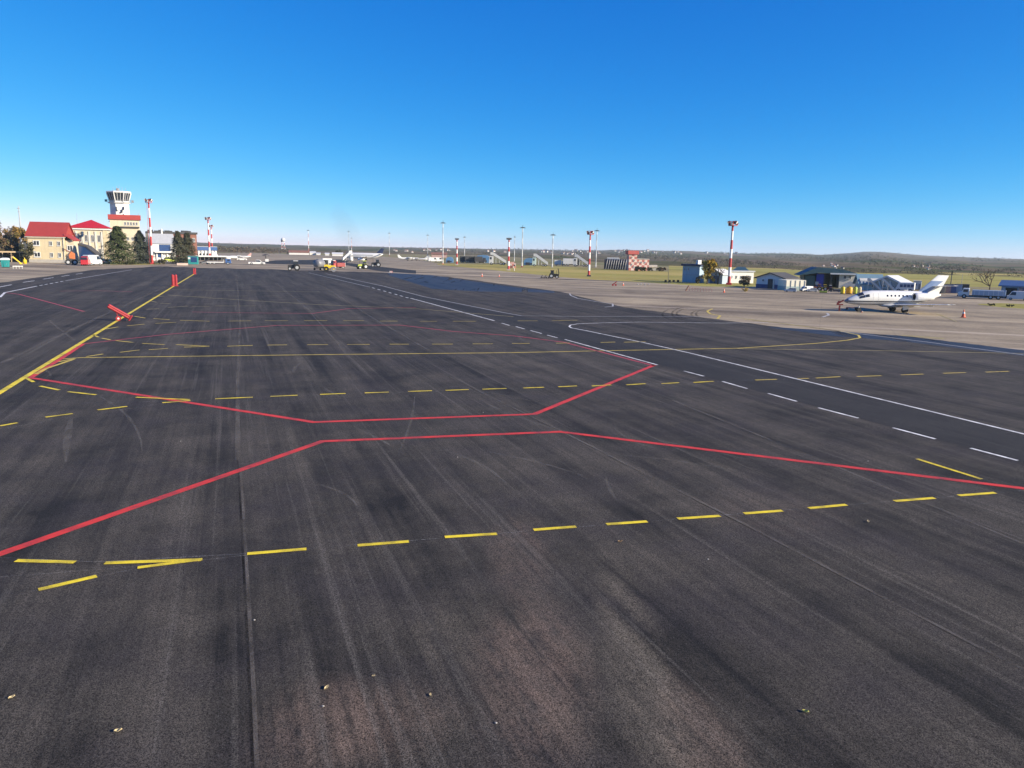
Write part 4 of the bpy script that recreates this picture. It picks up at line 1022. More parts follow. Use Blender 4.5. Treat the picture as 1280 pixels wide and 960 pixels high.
def loader():
    o, s = T('boom_loader', 'small orange machine with a raised dark boom parked before the yellow house porch', 'loader', 90, 331.2, 0)
    MB().prism([(-2.5 * s, 8 * s), (4 * s, 7 * s), (4.2 * s, 14 * s), (0, 17 * s), (-3 * s, 12 * s)], -2 * s, 2 * s, 'xz').build('body', ORG, o, bevel=.1)
    MB().cyl((2 * s, 0, 14 * s), (-7.5 * s, 0, 19.5 * s), .9 * s, .6 * s, 8).build('boom', BROWN, o)
    MB().box((-8.3 * s, 0, 18.5 * s), (2.2 * s, 2 * s, 4.2 * s)).build('basket', DARK, o)
    MB().box((-1 * s, 0, 6.5 * s), (8.6 * s, 3.2 * s, 2.4 * s)).build('chassis', DARK, o)
    for x in (-4, 3.4):
        for y in (-1.8, 1.8): wheel(o, x * s, y * s, 3.4 * s, 1.1 * s)
    MB().cyl((.4 * s, -1.2 * s, 0), (.4 * s, -1.2 * s, 6 * s), .7 * s, .7 * s, 8).build('stabiliser', DARK, o)
    MB().ball((.8 * s, 0, 18 * s), 1.4 * s, 8, 6).build('beacon', DARK, o)
loader()
car('red_minivan', 'red minivan seen from behind parked before the cream office building', 'minivan', 107.6, 332, 5.0, 'hatch', M('car_red', (.42, .025, .03), .35, .06, 1, coat=.4), 80, H_=2.9)
car('white_van', 'white van parked beside the red minivan near the office entrance', 'van', 116, 331.6, 6.2, 'van', W_, 52, H_=3.3)
car('parked_car', 'dark car in the shade under the cream office building', 'car', 127, 329.4, 4.6, 'hatch', DARK, 70, 'cars parked before the offices')
car('parked_car', 'silver car half hidden between the white van and the big spruce', 'car', 135, 329.6, 4.4, 'hatch', LGREY, 75, 'cars parked before the offices')
spruce('spruce', 'large dark spruce in front of the control tower', 149, 330.2, 35, 47, LEAF_DARK, 11, 11000, taper=.72, group='conifers before the terminal')
spruce('spruce', 'bluish spruce just left of the tall red and white mast', 176.5, 329.6, 27, 41, LEAF_SPRUCE, 12, 8500, taper=.8, group='conifers before the terminal')
spruce('spruce', 'pale dusty conifer at the right of the white terminal building', 224, 329.6, 22, 40, LEAF_FADE, 13, 8000, taper=.78, group='conifers before the terminal')
spruce('spruce', 'dusty conifer with the teal kiosk at its foot', 235.5, 329.2, 21, 38, LEAF_FADE, 14, 8000, taper=.7, group='conifers before the terminal')
shrub('low_shrub', 'low clipped green shrub at the foot of the large dark spruce', 164, 330.8, 12, 6, LEAF_GRN, 15, 500, .25)
shrub('low_shrub', 'dark low hedge under the white terminal windows', 204, 330.3, 13, 7, LEAF_BLK, 16, 600, .25)
car('lime_car', 'yellow green car parked between the white terminal and the dusty conifer', 'car', 214, 327.6, 5.4, 'hatch', LIME, 10, H_=1.9)
car('dark_car', 'dark car with bright lamps between the bluish spruce and the mast', 'car', 184, 329.4, 4.6, 'hatch', DARK, -60)
mast('tall red and white striped mast with a red ladder standing by the spruces at left', 190.5, 330, 250, 'ring', 'rw', .42, ladder=True, base=REDP)
o, s = T('teal_kiosk', 'teal kiosk with a dark blue window beside the dusty conifer', 'kiosk', 241.5, 330.4, -8)
MB().box((0, 2 * s, 5 * s), (11.5 * s, 6 * s, 10 * s)).build('body', TEAL, o, bevel=.08)
MB().box((1.2 * s, -1.1 * s, 5.8 * s), (7 * s, .3 * s, 6 * s)).build('window', BGLASS, o)
MB().box((0, 2 * s, 10.3 * s), (12.3 * s, 7 * s, .6 * s)).build('roof', GREY, o)
MB().box((-4.2 * s, -1.15 * s, 7.5 * s), (2.6 * s, .3 * s, 2.4 * s)).build('sign_panel', W_, o)
o, s = T('planter_wall', 'low pale planter wall with red edge beside the dusty conifers', 'planter', 228, 331.6, 10)
MB().box((0, 0, 1.2 * s), (13 * s, 2.5 * s, 2.4 * s)).build('wall', M('pink_concrete', (.45, .33, .28), .9), o)
MB().box((0, 0, 2.6 * s), (13.4 * s, 2.9 * s, .4 * s)).build('coping', CONC, o)
def blue_terminal():
    o, s = T('blue_terminal', 'distant blue and white terminal wing with a blue upper band left of the double masts', 'terminal building', 257, 321.8, 8)
    Wd, D = 27 * s, 18 * s
    MB().box((0, D / 2, 6 * s), (Wd, D, 12 * s)).build('wall', W_, o)
    MB().box((0, -.2, 10.8 * s), (Wd + .6, .5, 4.4 * s)).build('blue_band', BLUE, o)
    MB().box((0, D / 2, 13.3 * s), (Wd + .6, D + .6, .5 * s)).build('roof', LGREY, o)
    for k in range(7): MB().box((-Wd * .44 + k * Wd * .147, -.3, 4.2 * s), (.7, .5, 8.4 * s)).build('column', W_, o)
    MB().box((0, -.08, 3 * s), (Wd * .94, .14, 4 * s)).build('glazing', GLASS, o)
blue_terminal()
o, s = T('canopy_walkway', 'long flat white canopy with dark shade beneath in front of the blue terminal', 'canopy', 264, 325.6, 4)
MB().box((0, 2, 5.2 * s), (37 * s, 5, 1.6 * s)).build('roof', W_, o)
for k in range(8): MB().cyl(((-17.5 + k * 5) * s, .2, 0), ((-17.5 + k * 5) * s, .2, 4.4 * s), .12, .12, 6).build('post', GREY, o)
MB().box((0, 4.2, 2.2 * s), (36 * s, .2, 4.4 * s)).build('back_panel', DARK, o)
mast('nearer of the twin red and white masts standing by the blue terminal', 262.3, 324, 272.5, 'ring', 'rw', .5)
mast('farther shorter mast of the red and white pair by the blue terminal', 265.6, 320, 282, 'ring', 'rw', .5)
truck('flatbed_truck', 'white flatbed truck with a blue cab parked right of the teal kiosk', 'truck', 274, 330.6, 8.6, BLUE, W_, 'flat', 0, Ht=2.6)
o, s = T('conveyor_loader', 'dark baggage conveyor loader standing between the teal kiosk and flatbed truck', 'conveyor', 256, 330.2, 0)
MB().cyl((-6 * s, 0, 1.5 * s), (6 * s, 0, 6 * s), .7 * s, .7 * s, 6).build('belt', DARK, o)
MB().box((0, 0, 2 * s), (8 * s, 3 * s, 1.6 * s)).build('chassis', GREY, o)
for x in (-3, 3):
    for y in (-1.3, 1.3): wheel(o, x * s, y * s, 1.2 * s, .5)
airplane('airliner', 'white airliner parked with its tail just right of the blue terminal', 283, 324.4, 12.5, 12, group='airliners parked beyond the conifers', fin_h=.2)
airplane('airliner', 'white propeller airliner with pink tail parked behind the small white car', 300, 323.6, 11.5, 172, tailm=M('pale_pink_paint', (.6, .36, .33), .4), group='airliners parked beyond the conifers', high=True, prop=True, fin_h=.18)
car('small_white_car', 'small white car with red roof crossing the far apron', 'car', 302.5, 325.6, 4.6, 'hatch', W_, 0)
car('white_pickup', 'white pickup truck on the tan apron left of the dark taxiway', 'pickup', 321, 331, 6.2, 'pickup', W_, 0, H_=1.9)
o, s = T('parasol_stand', 'dark umbrella shaped stand beyond the white pickup', 'stand', 332.5, 327, 0)
MB().cyl((0, 0, 0), (0, 0, 7 * s), .5 * s, .5 * s, 8).build('post', DARK, o)
MB().loft([[(q * 4.5 * s * math.cos(t * .785), q * 4.5 * s * math.sin(t * .785), z * s) for t in range(8)] for q, z in ((1, 7.5), (.95, 8.2), (.2, 9.2))]).build('canopy', DARK, o)
MB().box((1.2 * s, 0, 1.6 * s), (4 * s, 3 * s, 3.2 * s)).build('box', W_, o)
def radar():
    o, s = T('radar_tower', 'small red and white lattice tower with a white radar dome on the horizon', 'radar tower', 354.3, 313.5, 0)
    m = MB()
    for x in (-1, 1):
        for y in (-1, 1): m.cyl((x * 2.2 * s, y * 2.2 * s, 0), (x * 1.4 * s, y * 1.4 * s, 11 * s), .25 * s, .25 * s, 5)
    for k in range(5):
        for x in (-1, 1): m.cyl((-1.9 * s, x * 1.9 * s, k * 2.2 * s), (1.8 * s, x * 1.8 * s, (k + 1) * 2.2 * s), .18 * s, .18 * s, 4)
    m.build('lattice', stripes('radar_bands', (.45, .05, .04), (.7, .7, .68), 4 * s, .1), o)
    MB().ball((0, 0, 13.6 * s), 2.6 * s, 12, 8).build('dome', W_, o, smooth=True)
    MB().box((-1.8 * s, 0, 12 * s), (1.6 * s, 2 * s, 3 * s)).build('equipment_box', DARK, o)
radar()
# far airfield masts, left to right
FAR = [(386, 318.3, 286.5, 'disc', 'wr', 'slim white and pink mast above the far grass right of the radar tower'),
       (436.2, 317, 288, 'disc', 'p', 'pale slim mast just left of the shorter banded mast behind the big airliner'),
       (439.6, 318, 297, 'bar', 'wr', 'short banded mast nearest the nose of the big white airliner'),
       (486.8, 319.6, 290, 'disc', 'p', 'pale slim mast with a red base right of the big airliner tail'),
       (534.6, 321.6, 292.5, 'disc', 'p', 'pale slim mast beside the white tent shaped building'),
       (553.6, 330.4, 276, 'disc', 'p', 'tallest pale grey mast with an orange base at the corner of the grass'),
       (571, 331.4, 297.5, 'bar', 'rw', 'short red and white mast standing alone at the edge of the grass'),
       (580.6, 323.4, 295, 'disc', 'p', 'faint pale mast behind the row of dark trucks'),
       (635.6, 338, 297, 'bar', 'rw', 'dark red and white mast above the pink chequered hut'),
       (642.8, 327, 295, 'bar', 'p', 'thin pale mast directly behind the pink chequered hut'),
       (652.4, 334, 282, 'disc', 'p', 'tall pale mast with a red base just right of the pink chequered hut'),
       (690.2, 334.6, 291.5, 'disc', 'p', 'slim mast rising behind the dark baggage tractor'),
       (744.6, 334.4, 286, 'disc', 'p', 'slim pale mast with a disc head behind the red and white mast on the grass')]
for x, y, t, hd, st, lb in FAR: mast(lb, x, y, t, hd, st, .25 if st != 'rw' else .40, base=REDP if 'red base' in lb else (ORG if 'orange base' in lb else None))
mast('red and white banded mast standing on the grass left of the chequered building', 736, 345.6, 290.5, 'ring', 'rw', .36, base=DARK)
mast('tall red and white mast beside the white hangar on the right', 911, 356, 278.5, 'ring', 'rw', .40, base=REDM)

# ------------------------------------------------------------------ work vehicles on the far apron
tractor('work_tractor', 'dark tractor with a white load on the tan strip left of the road works', 'tractor', 367.5, 338.2, 3.6, DARK, 180, cabm=W_)
truck('tanker_truck', 'dark rear of a grey tanker truck among the road machines', 'tanker', 401, 337.6, 5.6, DARK, GREY, 'tank', 60, Ht=3.9, Wd=2.8)
roller('road_roller', 'small yellow road roller at the edge of the new asphalt', 412.5, 339.6, 3.6, YEL, 0)
truck('white_lorry', 'white lorry behind the tanker and the fire engine', 'lorry', 411, 334.2, 5, W_, W_, 'box', 20, Ht=3.2)
truck('fire_truck', 'red fire truck standing behind the yellow roller', 'fire truck', 422.5, 335.2, 4.6, REDP, M('fire_red', (.26, .04, .035), .5), 'tipper', -150, Ht=3.2, Wd=2.2)
tractor('lime_roller_tractor', 'lime yellow machine on the dark patch right of the fire truck', 'tractor', 453, 336.4, 3.4, LIME, 200, cabm=LIME)
tractor('dark_work_tractor', 'dark tractor towing a pale cart in front of the big airliner tail', 'tractor', 470, 333.9, 3.6, DARK, 180, cabm=GREY)
o, s = T('work_barrier', 'red and white striped work barrier at the edge of the sealed blue patch', 'barrier', 489, 341.6, 0)
for k in range(6): MB().box(((-2.5 + k) * .62 * s, 0, 1.7 * s), (.6 * s, .4 * s, 2.4 * s)).build('panel', REDP if k % 2 else W_, o)
for x in (-1.4, 1.4): MB().box((x * s, 0, .3 * s), (.4 * s, 1.6 * s, .6 * s)).build('foot', BLACK, o)
airplane('big_airliner', 'big white airliner with a dark tail fin parked in the middle distance', 455, 325.4, 22, 168, tailm=M('dark_tail_paint', (.03, .04, .09), .35), fin_h=.20, fat=1.5)
truck('stair_truck', 'white passenger stair truck at the nose of the big white airliner', 'stair truck', 434.5, 326.8, 5.5, W_, W_, 'stairs', 20, 'passenger stair trucks on the far apron', Ht=4.6)
o, s = T('airport_building', 'long low building with a dark red roof on the horizon right of the radar tower', 'building', 374, 318.4, 0)
MB().box((0, 4, 1.4 * s), (24 * s, 10, 2.8 * s)).build('wall', W_, o)
gable(MB(), 24 * s, 10, 2.8 * s, 4.9 * s, .5, y0=-1).build('roof', BROWN, o)
for i, (x, y, w, h, lab) in enumerate([(391, 318.6, 7, 4, 'small white shed just right of the slim white and pink mast'), (398, 318.8, 5, 2.6, 'lowest white shed left of the dark shrub on the horizon'), (409, 319.4, 5, 3, 'white tilted roof shed beside the far dark shrub'), (422, 320, 13, 4, 'wide white shed behind the fire truck')]):
    o, s = T('distant_shed', lab, 'shed', x, y, 0, 'white sheds on the far left horizon')
    gwall(w * s, 8, h * .6 * s, h * s).build('wall', W_, o); gable(MB(), w * s, 8, h * .6 * s, h * s, .3).build('roof', W_, o)
shrub('far_shrub', 'round dark shrub on the horizon above the red fire truck', 423.5, 317, 9, 6, LEAF_BLK, 33, 300, .7)
# light planes and sheds between the masts
airplane('light_plane', 'left small white propeller plane parked beyond the tan apron', 511, 325.8, 13, 10, group='light planes in the middle distance', high=True, prop=True, cat='light plane')
airplane('light_plane', 'right small white propeller plane parked beside the white tent building', 523, 326, 11, 170, group='light planes in the middle distance', high=True, prop=True, cat='light plane')
o, s = T('tent_building', 'white tent shaped building at the foot of a pale mast', 'tent', 536, 325.2, 0)
gwall(9 * s, 10, 2 * s, 5 * s, 'y').build('wall', W_, o); gable(MB(), 9 * s, 10, 2 * s, 5 * s, .3, 'y').build('roof', W_, o)
for x, lab, c in ((541, 'white van parked just right of the white tent building', W_), (547.5, 'white van parked with open dark door left of the tallest mast', W_)): car('service_van', lab, 'van', x, 327.2, 5.5, 'van', c, 15, 'vans beside the tent building')
o, s = T('red_roof_building', 'distant building with dull red roof behind the tallest pale mast', 'building', 549, 322, 0)
MB().box((0, 6, 2 * s), (19 * s, 12, 4 * s)).build('wall', M('dull_pink_wall', (.42, .28, .25), .9), o); gable(MB(), 19 * s, 12, 4 * s, 6 * s, .5).build('roof', BROWN, o)
for i, (x, y, W1, h1, lab) in enumerate([(562, 328.2, 9, 7, 'small blue hangar just right of the tallest pale mast'), (603, 328.4, 20, 9.5, 'blue hangar behind the row of dark trucks'), (661.5, 331.6, 14, 9, 'blue hangar beside the red based mast and stair truck')]):
    o, s = T('blue_hangar', lab, 'hangar', x, y, -4, 'blue hangars along the far apron')
    Wd, Ht = W1 * s, h1 * s
    MB().prism([(-Wd / 2, 0), (Wd / 2, 0), (Wd / 2, Ht * .62), (Wd * .3, Ht * .92), (0, Ht), (-Wd * .3, Ht * .92), (-Wd / 2, Ht * .62)], 0, Wd * .6, 'xz').build('shell', SKYB, o)
    MB().box((-Wd * .12, -.1, Ht * .2), (Wd * .34, .2, Ht * .38)).build('door', DARK, o)
    MB().box((Wd * .2, -.1, Ht * .22), (Wd * .16, .2, Ht * .2)).build('window', GLASS, o)
pos = [(582, 328.3), (588, 328.5), (594, 328.6), (600, 328.8)]
names = ['leftmost dark truck of the row under the faint mast', 'second dark truck from the left in the row below the blue hangar', 'third dark truck from the left in the row below the blue hangar', 'rightmost dark truck of the row by the blue hangar']
for (x, y), lb in zip(pos, names): truck('dark_truck', lb, 'truck', x, y, 6.4, DARK, DARK, 'box', 8, 'dark trucks parked beyond the grass', Ht=3.6)
truck('stair_truck', 'white stair truck sloping down right beside the blue hangar and dark trucks', 'stair truck', 622, 331.2, 8.5, W_, W_, 'stairs', 176, 'passenger stair trucks on the far apron', Ht=5.2)
truck('stair_truck', 'white green tinted stair truck at the right end of the blue hangar', 'stair truck', 675, 333, 7.5, M('pale_green_paint', (.5, .62, .56), .5), W_, 'stairs', 176, 'passenger stair trucks on the far apron', Ht=5.0)
truck('stair_truck', 'white stair truck between the white box truck and the banded mast', 'stair truck', 726, 333.2, 7.5, W_, W_, 'stairs', 176, 'passenger stair trucks on the far apron', Ht=5.0)
truck('box_truck', 'white box truck parked beyond the grass left of the banded mast', 'truck', 714, 332.4, 8.5, DARK, W_, 'box', 0, Ht=3.7)
truck('white_trailer', 'smaller white box truck left of the large white box truck', 'truck', 699, 332, 5, W_, W_, 'box', 0, Ht=2.8)
o, s = T('chequered_hut', 'pink and white chequered hut at the foot of the dark red mast', 'hut', 640, 335.2, 0)
def checker(name, a, b, k, off=(.13, .17, .1)):
    if name in MATS: return MATS[name]
    t = NT(name); v = t.mapping(t.coord('Object'), loc=off); c = t.n.new('ShaderNodeTexChecker'); t.l.new(v, c.inputs[0])
    c.inputs['Color1'].default_value = (*a, 1); c.inputs['Color2'].default_value = (*b, 1); c.inputs['Scale'].default_value = k
    t.set('Base Color', t.mix(1.0, c.outputs[0], t.rng(t.noise(v, 1, 3), .3, .7, .9, 1.08), 'MULTIPLY')); t.set('Roughness', .8); MATS[name] = t.m
    return t.m
CH = checker('pink_white_check', (.52, .20, .17), (.60, .52, .46), 1.0)
MB().box((0, 2, 3 * s), (9.5 * s, 4, 6 * s)).build('wall', CH, o)
MB().box((.2 * s, 2, 6.8 * s), (5 * s, 3, 1.6 * s)).build('roof_box', PINK, o)
MB().box((0, -.06, 1.6 * s), (2.2 * s, .1, 3.2 * s)).build('door', BROWN, o)
for x in (-3.2, 3.2): MB().box((x * s, -.06, 3.6 * s), (1.6 * s, .1, 1.4 * s)).build('window', GLASS, o)
o, s = T('marker_post', 'short pale yellow marker post on the grass before the chequered hut', 'post', 642.8, 338.6, 0)
MB().cyl((0, 0, 0), (0, 0, 3.4 * s), .55 * s, .5 * s, 8).build('post', W2, o); MB().cyl((0, 0, 3.4 * s), (0, 0, 3.8 * s), .7 * s, .5 * s, 8).build('cap', YEL, o)
# dark baggage train
tractor('baggage_tractor', 'black tug with tall exhaust pulling carts along the grass edge', 'tug', 692, 348, 2.6, BLACK, 0)
o, s = T('jib_arm', 'black curved lifting arm standing right of the black tug', 'lifting arm', 697.6, 347.2, 0)
m = MB(); pp = [(0, 0), (.6, 3), (.8, 6), (.2, 9), (-.3, 11.5)]
for a, b in zip(pp, pp[1:]): m.cyl((a[0] * s, 0, a[1] * s), (b[0] * s, 0, b[1] * s), .55 * s, .5 * s, 8)
m.build('arm', BLACK, o); MB().box((0, 0, .4 * s), (2.6 * s, 2.6 * s, .8 * s)).build('foot', BLACK, o)
for x, lb in ((677.6, 'last black cart of the train behind the tug'), (682.2, 'middle black cart of the train behind the tug'), (687, 'front black cart directly behind the tug')):
    o, s = T('baggage_cart', lb, 'cart', x, 347.8, 0, 'black carts behind the tug')
    MB().box((0, 0, 1.3 * s), (3.6 * s, 2.2 * s, .5 * s)).build('deck', BLACK, o)
    MB().cyl((-1.4 * s, 0, 1.5 * s), (.8 * s, 0, 4.2 * s), .35 * s, .3 * s, 6).build('frame', DARK, o)
    for q in (-1.2, 1.2):
        for y in (-1, 1): wheel(o, q * s, y * 1.0 * s, .75 * s, .3 * s, False)

# ================================================================== RIGHT SIDE
def cheq_building():
    o, s = T('chequered_building', 'pink and white chequered building with a red topped tower beyond the grass', 'building', 796, 338.2, 16)
    k = 1.08
    c = checker('building_check', (.38, .13, .11), (.60, .47, .40), .85)
    tw = 9.5 * s * k
    MB().box((-5.5 * s, tw / 2, 10 * s), (tw, tw, 20 * s)).build('tower_wall', c, o)
    MB().box((-5.5 * s, tw / 2, 22.2 * s), (tw + 1.2, tw + 1.2, 4.6 * s)).build('tower_cap', M('brick_red_paint', (.40, .09, .08), .8), o)
    wg = MB().box((7.5 * s, tw / 2 + .8, 7 * s), (17 * s, tw, 14 * s)).build('wing_wall', c, o)
    MB().box((7.5 * s, tw / 2 + .8, 14.3 * s), (17.4 * s, tw + .5, .6 * s)).build('roof', W2, o)
    for x, z in ((-7, 15), (-4, 11.5), (-7, 6.5), (-4, 3.4)): window(o, x * s, z * s, 1.8 * s, 2 * s)
    for x in (2, 6, 10.5): window(o, x * s, 9.3 * s, 1.8 * s, 2 * s, .8)
cheq_building()
def arch_shed():
    o, s = T('arched_shelter', 'black arched shelter with slanting ribs left of the chequered building', 'shelter', 769, 336.8, 0)
    n = 10; Wd, Ht, D = 28 * s, 12.5 * s, 12 * s
    arc = [(D / 2 - D / 2 * math.cos(math.pi * k / n), Ht * math.sin(math.pi * k / n) ** .7) for k in range(n + 1)]
    MB().prism(arc, -Wd / 2, Wd / 2, 'yz').build('shell', M('black_tarpaulin', (.022, .022, .028), .75, .3, .5), o)
    rb = MB()
    for k in range(9):
        x = -Wd * .42 + k * Wd * .105
        for (y0, z0), (y1, z1) in list(zip(arc, arc[1:]))[:5]: rb.cyl((x + z0 * .15, y0 - .1, z0 + .1), (x + z1 * .15, y1 - .1, z1 + .1), .14, .14, 5)
    rb.build('rib', GREY, o)
arch_shed()
o, s = T('white_roof_unit', 'long white container standing behind the black arched shelter', 'container', 766, 333.2, 0)
MB().box((0, 0, 5.5 * s), (15 * s, 4, 11 * s)).build('body', W_, o, bevel=.1)
rb = MB()
for k in range(12): rb.box(((-6.9 + k * 1.25) * s, -2.03, 5.5 * s), (.3 * s, .06, 10 * s))
rb.build('side_rib', LGREY, o)
for x, y, w, h, m, lb in [(797, 339.2, 10, 7, LEAF_BLK, 'dark green shrub at the foot of the chequered tower'), (803, 339.2, 9, 6.5, LEAF_GRN, 'green shrub under the chequered wing, second from the tower'), (812, 339, 9, 5, LEAF_BLK, 'dark shrub below the small cream roofs'), (824, 339.2, 9, 5.5, LEAF_BR, 'brown shrub right of the small cream roofs'), (829, 339, 8, 5, LEAF_BR, 'rusty brown shrub farthest right of the chequered building')]:
    shrub('hedge_shrub', lb, x, y, w, h, m, int(x), 420, .3, 'shrubs along the chequered building')
for x, lb in ((811.5, 'left small hut with a pale cream roof beside the chequered wing'), (817.5, 'right small hut with a pale cream roof beside the chequered wing')):
    o, s = T('cream_hut', lb, 'hut', x, 338, 0, 'cream roofed huts'); gwall(5.4 * s, 4, 4 * s, 6 * s).build('wall', W2, o); gable(MB(), 5.4 * s, 4, 4 * s, 6 * s, .4).build('roof', CREAM2, o)
def blue_block():
    o, s = T('blue_block', 'pale blue two storey block with a dark flat roof on the right airfield edge', 'building', 863, 353.2, -24)
    Wd, D, z = 22.5 * s, 15 * s, 20.5 * s
    MB().box((0, D / 2, z / 2), (Wd, D, z)).build('wall', PBLUE, o)
    MB().box((0, D / 2, z + .25), (Wd + .8, D + .8, .5)).build('roof', M('navy_roof', (.03, .04, .08), .6), o)
    for x in (-.36, -.16): window(o, Wd * x, z * .72, Wd * .07, z * .17)
    MB().box((0, -.04, z * .48), (Wd, .08, .25)).build('string_course', GBLUE, o)
    MB().box((Wd * .36, -.06, z * .14), (Wd * .1, .12, z * .28)).build('door', DARK, o)
    MB().box((Wd * .3, D * .4, z + 1.0), (3.0 * s, 2, 1.1)).build('roof_unit', W_, o)
blue_block()
broadleaf('golden_tree', 'golden leaved tree right of the pale blue block', 884, 355, 25, 31, LEAF_GOLD, 21, 4200, .19, trunk=.2)
broadleaf('bare_bush_tree', 'pale thin branched tree leaning between the golden tree and the white hangar', 897, 355.5, 22, 24, LEAF_BR, 22, 200, .14, bare=.8)
shrub('small_dark_bush', 'small dark bush against the right side of the pale blue block', 872, 355, 7, 11, LEAF_BLK, 23, 420, .16)
def white_hangar():
    o, s = T('white_hangar', 'small white gabled hangar with grey blue front right of the golden tree', 'hangar', 893, 354.6, -30)
    Wd, D = 21 * s, 22 * s
    gwall(Wd, D, 12 * s, 17.5 * s, 'y').build('wall', GBLUE, o)
    gable(MB(), Wd, D, 12 * s, 17.5 * s, .4, 'y', .18).build('roof', W_, o)
    dr = MB().box((0, -.05, 5 * s), (Wd * .6, .1, 10 * s)).build('door', M('slate_blue_door', (.08, .11, .2), .6), o)
    MB().box((0, -.13, 5 * s), (.12, .06, 10 * s)).build('door_seam', DARK, dr)
white_hangar()
def white_long():
    o, s = T('white_long_building', 'long low white building with small windows behind the round bush', 'building', 926, 354, 26)
    Wd, D, z = 33 * s, 12 * s, 14 * s
    MB().box((0, D / 2, z / 2), (Wd, D, z)).build('wall', M('white_render', (.72, .70, .64), .85, .06, .5, dirt=.2), o)
    MB().box((0, D / 2, z + .15), (Wd + .5, D + .5, .3)).build('roof', LGREY, o)
    for k in range(5): window(o, -Wd * .38 + k * Wd * .19, z * .42, Wd * .05, z * .25)
white_long()
o, s = T('hipped_roof_house', 'dark slate hipped roof house rising behind the long white building', 'house', 925, 349, 0)
MB().box((0, 5, 4.5 * s), (22 * s, 10, 9 * s)).build('wall', GBLUE, o)
e = 11.8 * s
MB().add([(-e, -.6, 9 * s), (e, -.6, 9 * s), (e, 10.6, 9 * s), (-e, 10.6, 9 * s), (-4 * s, 5, 15 * s), (5 * s, 5, 15 * s)], [(3, 2, 1, 0), (0, 1, 5, 4), (1, 2, 5), (2, 3, 4, 5), (3, 0, 4)]).build('roof', TEALROOF, o)
shrub('round_bush', 'round brownish bush in front of the long white building', 930, 358, 14.5, 14.5, LEAF_BR, 24, 1500, .15)
def gable_shed():
    o, s = T('grey_blue_shed', 'grey blue gabled shed with a dark door and navy lower band', 'shed', 962, 360.8, -24)
    Wd, D = 36 * s, 40 * s
    gwall(Wd, D, 13 * s, 19 * s, 'y').build('wall', M('whitish_blue_render', (.58, .61, .62), .85, .08, .5, dirt=.2), o)
    MB().box((0, -.05, 2.6 * s), (Wd + .06, .1, 5.2 * s)).build('lower_band', M('navy_render', (.06, .08, .17), .85), o)
    gable(MB(), Wd, D, 13 * s, 19 * s, .5, 'y', .2).build('roof', DROOF, o)
    dr = MB().box((.5 * s, -.14, 6 * s), (6 * s, .1, 12 * s)).build('door', DARK, o)
    MB().box((5.0 * s, -.13, 6 * s), (1.8 * s, .12, 11.5 * s)).build('door_post', W2, o)
    window(o, 12 * s, 8 * s, 4 * s, 3.4 * s); window(o, -9 * s, 8.5 * s, 3 * s, 3 * s)
gable_shed()
o, s = T('cream_container', 'cream container with a grey green lower half before the dark roofed shed', 'container', 994, 363.4, 24)
MB().box((0, 2, 9.2 * s), (26 * s, 4, 8 * s)).build('upper_body', M('cream_sheet', (.70, .66, .52), .7, .06, .6, dirt=.2), o)
MB().box((0, 2, 2.7 * s), (26.2 * s, 4.1, 5.2 * s)).build('lower_body', M('grey_green_sheet', (.30, .38, .36), .7, .08, .6, dirt=.2), o)
m = MB()
for k in range(5): m.box(((-12 + k * 6) * s, -.07, 6.5 * s), (.4 * s, .08, 12.6 * s))
m.build('frame', LGREY, o)
def big_hangar():
    o, s = T('big_hangar', 'wide hangar with a dark teal roof, royal blue doors and a black open bay', 'hangar', 1037, 359.6, 11)
    Wd, D, z0, z1 = 62 * s, 34 * s, 17 * s, 25 * s
    mb = MB(); mb.box((0, D - .15, z0 / 2), (Wd, .3, z0)); mb.box((-Wd / 2 + .15, D / 2, z0 / 2), (.3, D - .7, z0)); mb.box((Wd / 2 - .15, D / 2, z0 / 2), (.3, D - .7, z0))
    mb.build('wall', DARK, o)
    MB().prism([(-Wd / 2 - 7 * s, z0 - 2 * s), (-Wd * .28, z1), (Wd * .2, z1 - 2 * s), (Wd / 2 + 2 * s, z0 + .5 * s), (Wd / 2 + 2 * s, z0), (-Wd * .25, z0 + .2), (-Wd / 2 - 7 * s, z0 - 2.6 * s)], -1.2, D + .6, 'xz').build('roof', TEALROOF, o)
    MB().box((Wd * .22, -1.3, z0 + .5 * s), (Wd * .5, .25, 1.6 * s)).build('fascia', W_, o)
    MB().box((-Wd * .19, .3, z0 / 2), (9 * s, .3, z0)).build('blue_door', ROYAL, o)
    MB().box((-Wd * .39, .3, z0 * .42), (12 * s, .3, z0 * .84)).build('side_panel', TEALROOF, o)
    MB().box((-Wd * .25, .05, z0 * .3), (4 * s, .3, 4 * s)).build('hatch', GBLUE, o)
    wh = MB().box((Wd * .33, .2, z0 * .5), (20 * s, .4, z0)).build('white_wall', W2, o)
    for x in (.27, .36): window(o, Wd * x, z0 * .66, 3.6 * s, 4.4 * s, 0)
    MB().prism([(Wd * .33 - 9 * s, 2 * s), (Wd * .33 + 9.5 * s, 2 * s), (Wd * .33 + 9.5 * s, 6.5 * s), (Wd * .33 + 3 * s, 8.5 * s)], -.03, .0, 'xz').build('grey_mural', M('grey_wall_paint', (.30, .33, .38), .8), o)
    for k in range(3): MB().box((-Wd * .11 + k * 8.0 * s, .4, z0 / 2), (.5, .5, z0)).build('column', DARK, o)
big_hangar()
